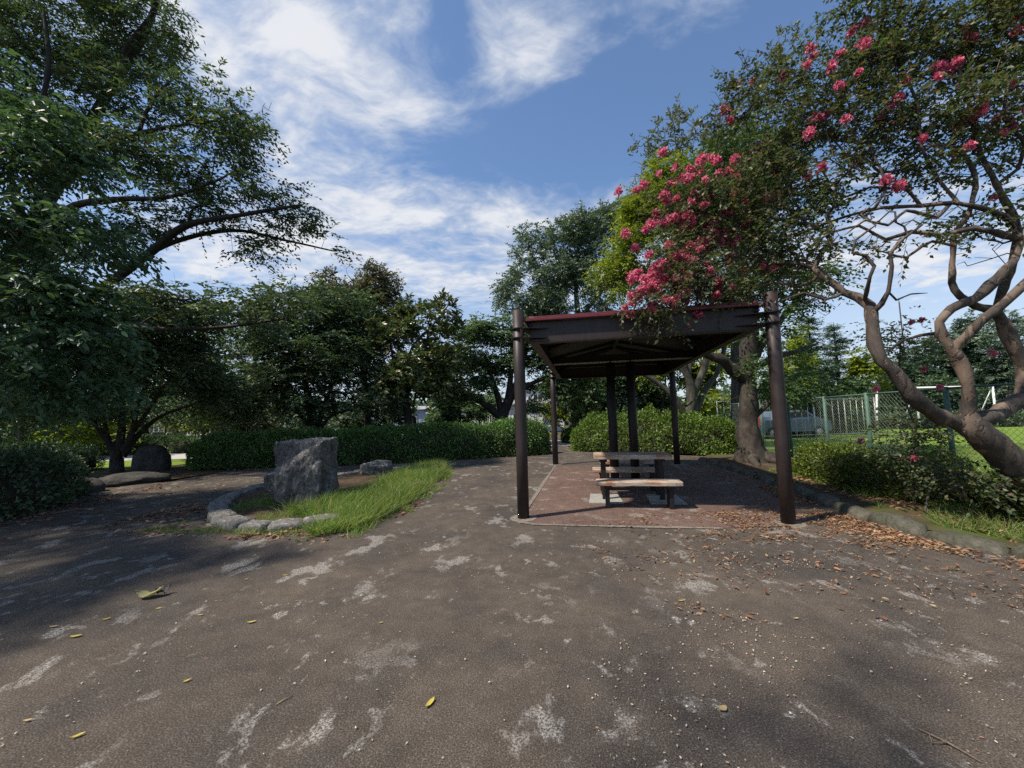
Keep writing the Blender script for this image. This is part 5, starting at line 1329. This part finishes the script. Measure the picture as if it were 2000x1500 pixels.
b = at(985, 830, 36); house('white_building', 'low white building with small windows seen under the layered tree', (float(b[0]), 36, -.03), (7.0, 5, 2.55), 'wall_white', .5, [(-1.7, 1.25, .35, .85), (-1.1, 1.25, .35, .85), (1.2, 1.3, .7, .9)])
b = at(1060, 830, 39); house('white_building', 'taller pale block behind the left pavilion post', (float(b[0]), 39, -.03), (4.2, 5, 4.3), 'wall_white', .25, [(-.4, 1.4, .8, .9), (-.4, 3.2, .8, .8)])
b = at(820, 830, 38); house('blue_stand_in', 'made-up pale blue house form for bluish patches glimpsed through the magnolia', (float(b[0]), 38, -.03), (9, 5, 2.4), 'wall_blue', .4, [(-3, 1.3, 1.0, .8), (-.8, 1.3, 1.0, .8), (1.5, 1.3, 1.0, .8)])  # house form put in for bluish patches, not a known building
b = at(345, 860, 34); house('dark_shed', 'dark shed across the left clearing', (float(b[0]), 34, -.03), (6, 4, 2.3), 'dark', .5, [(-1.5, 1.3, .8, .6)], siding=False)
sh = at(1282, 815, 22)
o = empty('low_shelter', (float(sh[0]), 22, 0), -.15); tag(o, 'low grey corrugated roof just behind the bright hedge', 'shelter')
for k in range(16): box_obj('roof_sheet', (-1.2 + k * .16, .0, 1.42 - abs(k - 4) * .012 + (.012 if k % 2 else 0)), (.158, 1.8, .02), M['tin'], o, .004, rx=.12)
for x, y in ((-1.1, -.7), (1.1, -.7), (-1.1, .7), (1.1, .7)): box_obj('post', (x, y, .62), (.08, .08, 1.3), M['dark'], o, .004)
wl = at(388, 860, 30)
o = empty('white_lattice', (float(wl[0]), 30, 0)); tag(o, 'white lattice gate in front of the dark shed at the left', 'gate')
for k in range(8): box_obj('upright', (-.85 + k * .24, 0, .75), (.05, .05, 1.5), M['white'], o, .004)
for z in (.25, .7, 1.15, 1.48): box_obj('rail', (0, -.052, z), (1.8, .05, .05), M['white'], o, .004)

# ------------------------------------------------------------------ grass, litter, single leaves
R = np.random.default_rng(55)


def in_poly(P, poly):
    x, y = P[:, 0], P[:, 1]; r = np.zeros(len(P), bool); n = len(poly); j = n - 1
    for i in range(n):
        xi, yi = poly[i]; xj, yj = poly[j]
        r ^= ((yi > y) != (yj > y)) & (x < (xj - xi) * (y - yi) / (yj - yi + 1e-12) + xi); j = i
    return r


def scatter(poly, n, R):
    P = np.array(poly); lo, hi = P.min(0), P.max(0); out = []
    while sum(map(len, out)) < n:
        q = lo + (hi - lo) * R.random((n * 2, 2)); out.append(q[in_poly(q, poly)])
    return np.concatenate(out)[:n]


def blades(name, label, poly, n, h, w, m, R, lean=.55, z0=.0, edge=0.0, thr=None, ns=1.0):
    q = scatter(poly, n, R)
    nn = np.array([noise.noise(Vector((a * ns, b * ns, 7))) for a, b in q])
    if thr is not None: k = nn > thr; q = q[k]; nn = nn[k]
    n = len(q)
    pos = np.concatenate([q, np.full((n, 1), z0)], 1)
    d = R.normal(size=(n, 3)) * lean; d[:, 2] = 1
    hh = h * (.5 + .8 * R.random(n)) * (1 + .5 * nn)
    V, L, S = leaf_batch(pos, d, R.normal(size=(n, 3)) * (1, 1, .1), hh, w, 'blade')
    # bend the upper part of every blade
    k = TEMPL['blade'][0][:, 0]
    bend = np.repeat(R.normal(size=(n, 2)) * .35, 5, 0) * (np.tile(k, n)[:, None] ** 2) * np.repeat(hh, 5)[:, None]
    V[:, :2] += bend
    return tag(link(name, np_mesh(name, V, L, S, m)), label, 'grass', kind='stuff')


GR = [(-2.55, 5.15), (-2.15, 5.35), (-1.95, 6.0), (-1.8, 7.0), (-1.75, 8.5), (-1.8, 10.2), (-2.0, 11.6), (-2.5, 11.9), (-3.0, 11.2), (-3.0, 9.5), (-2.95, 8.0), (-3.3, 7.0), (-3.55, 6.35), (-3.0, 5.95), (-2.85, 5.5)]
blades('grass', 'bright green unmown grass spilling out of the stone planter', GR, 24000, .25, .009, M['grass'], R, .7, .02, thr=-.22, ns=1.7)
blades('grass', 'ragged sparse grass fringe along the asphalt side of the planter', [(-2.75, 4.95), (-2.0, 5.1), (-1.65, 6.2), (-1.5, 8.5), (-1.6, 11.0), (-1.9, 12.0), (-2.0, 9), (-2.1, 6)], 3600, .12, .008, M['grass'], R, .9, .0, thr=.0, ns=2.6)
blades('grass', 'thin weeds around the front stones of the planter', [(-5.2, 5.6), (-2.6, 5.2), (-2.6, 5.7), (-3.6, 5.5), (-4.6, 6.2), (-5.2, 7)], 1500, .07, .008, M['grass'], R, .9, .0, thr=.0)
blades('grass', 'weeds growing inside the planter at the foot of the boulder', [(-5.0, 7.5), (-4.6, 6.5), (-3.5, 5.9), (-2.9, 6.4), (-3.2, 8), (-4.8, 9)], 1500, .12, .008, M['grass'], R, .8, .03, thr=.0)
blades('grass', 'mown lawn blades of the sports field behind the fence', [(7.2, 4.5), (16, 4.5), (20, 15), (9, 15), (7.5, 8)], 42000, .07, .014, M['grass'], R, .7, -.01)
blades('grass', 'loose grass along the right bed behind the kerb', [(4.9, 4.4), (5.9, 3.6), (6.9, 4.6), (6.8, 9.6), (5.9, 9.6), (5.5, 6.5), (4.95, 5.6)], 9000, .13, .008, M['grass'], R, .8, .05, thr=.05, ns=1.6)


def litter(name, label, polys, L, W, m, R, zmax=.02):
    P = []
    for poly, n, thr in polys:
        q = scatter(poly, n, R)
        nn = np.array([noise.noise(Vector((a * 1.1, b * 1.1, 3))) + .5 * noise.noise(Vector((a * 4, b * 4, 1))) for a, b in q])
        P.append(q[nn + R.normal(size=len(q)) * .18 > thr])
    q = np.concatenate(P); n = len(q)
    pos = np.concatenate([q, .008 + zmax * R.random((n, 1)) ** 2], 1)
    an = R.random(n) * 6.283
    d = np.stack([np.cos(an), np.sin(an), R.normal(size=n) * .22], -1)
    N_ = R.normal(size=(n, 3)) * .5; N_[:, 2] = 1
    sc = .4 + 1.1 * R.random(n) ** 1.4
    V, Lo, S = leaf_batch(pos, d, N_, L * sc, W * sc, 'oval')
    return tag(link(name, np_mesh(name, V, Lo, S, m)), label, 'leaf litter', kind='stuff')


KR = [(4.95, 7.7), (4.62, 6.3), (4.45, 5.35), (4.45, 4.6), (4.62, 3.9), (5.0, 2.9), (5.6, 1.2)]
kerbside = [(x - .9, y) for x, y in KR] + KR[::-1]
kerbnear = [(x - .38, y) for x, y in KR] + KR[::-1]
litter('leaf_litter', 'orange brown fallen leaves strewn over the right side of the asphalt', [(kerbside, 3600, .02), (kerbnear, 6000, -.3), ([(4.9, 11.5), (5.55, 11.6), (5.2, 8.6), (4.95, 7.4), (4.3, 7.6)], 900, -.1),
       ([(1.6, 5.75), (4.3, 6.2), (4.4, 4.2), (1.9, 4.6)], 5200, .04), ([(.5, 5.6), (4.4, 5.5), (4.6, 2.6), (1.2, 2.9)], 2600, .05), ([(3.9, 12.2), (5.8, 12.2), (6.2, 13.2), (4.2, 14.2)], 900, -.2)], .043, .0165, M['litter'], R)
litter('leaf_litter', 'dull red and buff leaves gathered around the planter and hedge foot', [([(-6.0, 5.6), (-2.3, 4.95), (-2.4, 5.6), (-3.5, 5.4), (-4.5, 5.95), (-5.5, 7.6), (-6.1, 7.5)], 1300, -.12), ([(-5.2, 7.6), (-4.3, 6.6), (-3.5, 6.3), (-3.4, 9), (-4.6, 9.8)], 700, -.15),
       ([(-9, 13.2), (1.2, 15.4), (1.2, 14.8), (-5, 12.9), (-9, 12.5)], 1700, -.05), ([(-2.2, 5.1), (-1.6, 6.4), (-1.6, 10), (-2.0, 10), (-2.1, 6.8)], 600, 0), ([(-8.6, 12), (-5.6, 9), (-6.5, 5), (-8.2, 5), (-9, 9)], 260, -.3), ([(-8.8, 10.5), (-8.6, 7), (-8.1, 4), (-7.4, 4), (-8, 9)], 700, -.2)], .066, .034, M['litter_dark'], R)
litter('leaf_litter', 'tiny pale petals and leaf scraps scattered across the foreground asphalt', [([(-2.6, 1.4), (4.8, 1.3), (4.6, 4.6), (-.2, 5.4), (-2.6, 4)], 2400, .05), ([(.2, 1.4), (4.4, 1.3), (4.4, 4.4), (.8, 4.2)], 3200, .0)], .0115, .0065, M['scrap'], R, .006)
litter('leaf_litter', 'buff leaf scraps caught under the right hedge', [([(5.0, 4.2), (5.7, 3.6), (6.2, 5.2), (6.1, 8.6), (5.45, 8.4)], 1600, -.3)], .07, .034, M['litter'], R)
for o in bpy.data.objects:
    if o.get('label') == 'buff leaf scraps caught under the right hedge': o.location.z = .055


def ground(px, py):
    d = (px - 1000) / F * CX + (750 - py) / F * CU + FW
    return d * (-EYE / d[2]) + np.array([0, 0, EYE])


def single_leaf(name, px, py, L, W, rz, m, label, group=None, curl=.25, tip=.0):
    g = ground(px, py)
    bm = bmesh.new(); nx = 7
    rows = []
    for i in range(nx + 1):
        f = i / nx; w = W / 2 * math.sin(math.pi * min(1, f * .96 + .03)) ** .8
        zc = curl * L * (f - .45) ** 2 + .004
        rows.append([bm.verts.new((L * (f - .5), w * k, zc + abs(k) * W * .14 + .002 * noise.noise(Vector((f * 5, k * 3, px))) + (max(curl - .3, 0) * .05 * (noise.noise(Vector((f * 4, k * 2.3, px))) + .4)))) for k in (-1, -.5, 0, .5, 1)])
    for a, b in zip(rows, rows[1:]):
        for i in range(4): bm.faces.new((a[i], b[i], b[i + 1], a[i + 1]))
    o = bm_obj(name, bm, m, None, True)
    o.location = (float(g[0]), float(g[1]), .004); o.rotation_euler = (0, 0, rz)
    return tag(o, label, 'leaf', group)


single_leaf('fallen_leaf', 840, 1376, .075, .026, 1.15, M['yellow_leaf'], 'bright yellow pointed leaf lying alone in the near foreground')
single_leaf('fallen_leaf', 1412, 1388, .05, .035, .4, M['pale_leaf'], 'rounded cream leaf lying in the right foreground')
single_leaf('crumpled_leaf', 290, 1168, .20, .10, .25, M['crumpled_leaf'], 'large crumpled olive leaf on the shaded asphalt at the left', curl=.9)
single_leaf('crumpled_leaf', 318, 1163, .10, .06, 1.0, M['dark'], 'dark curled leaf tip against the crumpled olive leaf', curl=1.4)
for k, (px, py, L_, rz, lab) in enumerate([
        (105, 1226, .075, .1, 'slim yellow leaf above the other one at the left edge of the foreground'), (148, 1245, .085, .25, 'long pale yellow leaf just below the slim one at the left'),
        (208, 1211, .06, .6, 'upturned yellow leaf below the large crumpled leaf'), (54, 1410, .05, .2, 'yellow leaf nearest the bottom left corner'),
        (152, 1440, .06, .7, 'narrow buff leaf close to the bottom edge at left'), (310, 1190, .05, .5, 'yellow leaf touching the lower side of the large crumpled leaf'),
        (391, 1203, .05, .1, 'yellow leaf a little right of the large crumpled leaf'), (491, 1217, .07, .3, 'green-yellow leaf lying midway between crumpled leaf and picture centre'),
        (365, 1332, .05, .8, 'dark-backed curled leaf in the left foreground'), (481, 1133, .045, 1.0, 'pinkish buff leaf on the asphalt in front of the planter'),
        (557, 1125, .05, .1, 'pale leaf in front of the planter, closest to its grass'), (744, 1218, .035, .4, 'small yellow leaf alone in the middle foreground'),
        (1555, 1210, .05, .1, 'yellow leaf apart from the litter in the right foreground'), (1330, 1175, .05, .0, 'buff leaf at the near fringe of the orange litter')]):
    single_leaf('fallen_leaf', px, py, L_ * .85, L_ * .3, rz, M['yellow_leaf'] if k % 3 else M['pale_leaf'], lab, 'single leaves on the asphalt')
tw = empty('fallen_twig', (*[float(v) for v in ground(1840, 1452)[:2]], 0)); tag(tw, 'thin dry forked twig lying on the asphalt in the right foreground', 'twig')
p0 = ground(1788, 1424); p1 = ground(1850, 1455); p2 = ground(1918, 1492); c0 = np.array(tw.location)
V, L, S = tube(np.array([p0 - c0 + (0, 0, .008), p1 - c0 + (0, 0, .012), p2 - c0 + (0, 0, .006)]), np.array([.002, .004, .003]), 6, True); link('stem', np_mesh('stem', V, L, S, M['twig_dry'], True), None, tw)
p3 = ground(1822, 1456)
V, L, S = tube(np.array([p0 - c0 + (.05, 0, .008), p3 - c0 + (0, 0, .01), p1 - c0 + (0, 0, .01)]), np.array([.0015, .0025, .003]), 6, True); link('side_stem', np_mesh('side_stem', V, L, S, M['twig_dry'], True), None, tw)
tw2 = ground(553, 1370)
o = tube_obj('fallen_twig', [(-.02, -.03, .006), (0, 0, .008), (.03, .035, .006)], [.002, .003, .002], 6, M['pale_leaf'], None); o.location = [float(v) for v in tw2]; tag(o, 'short straw-coloured twig on the asphalt left of the yellow leaf', 'twig')
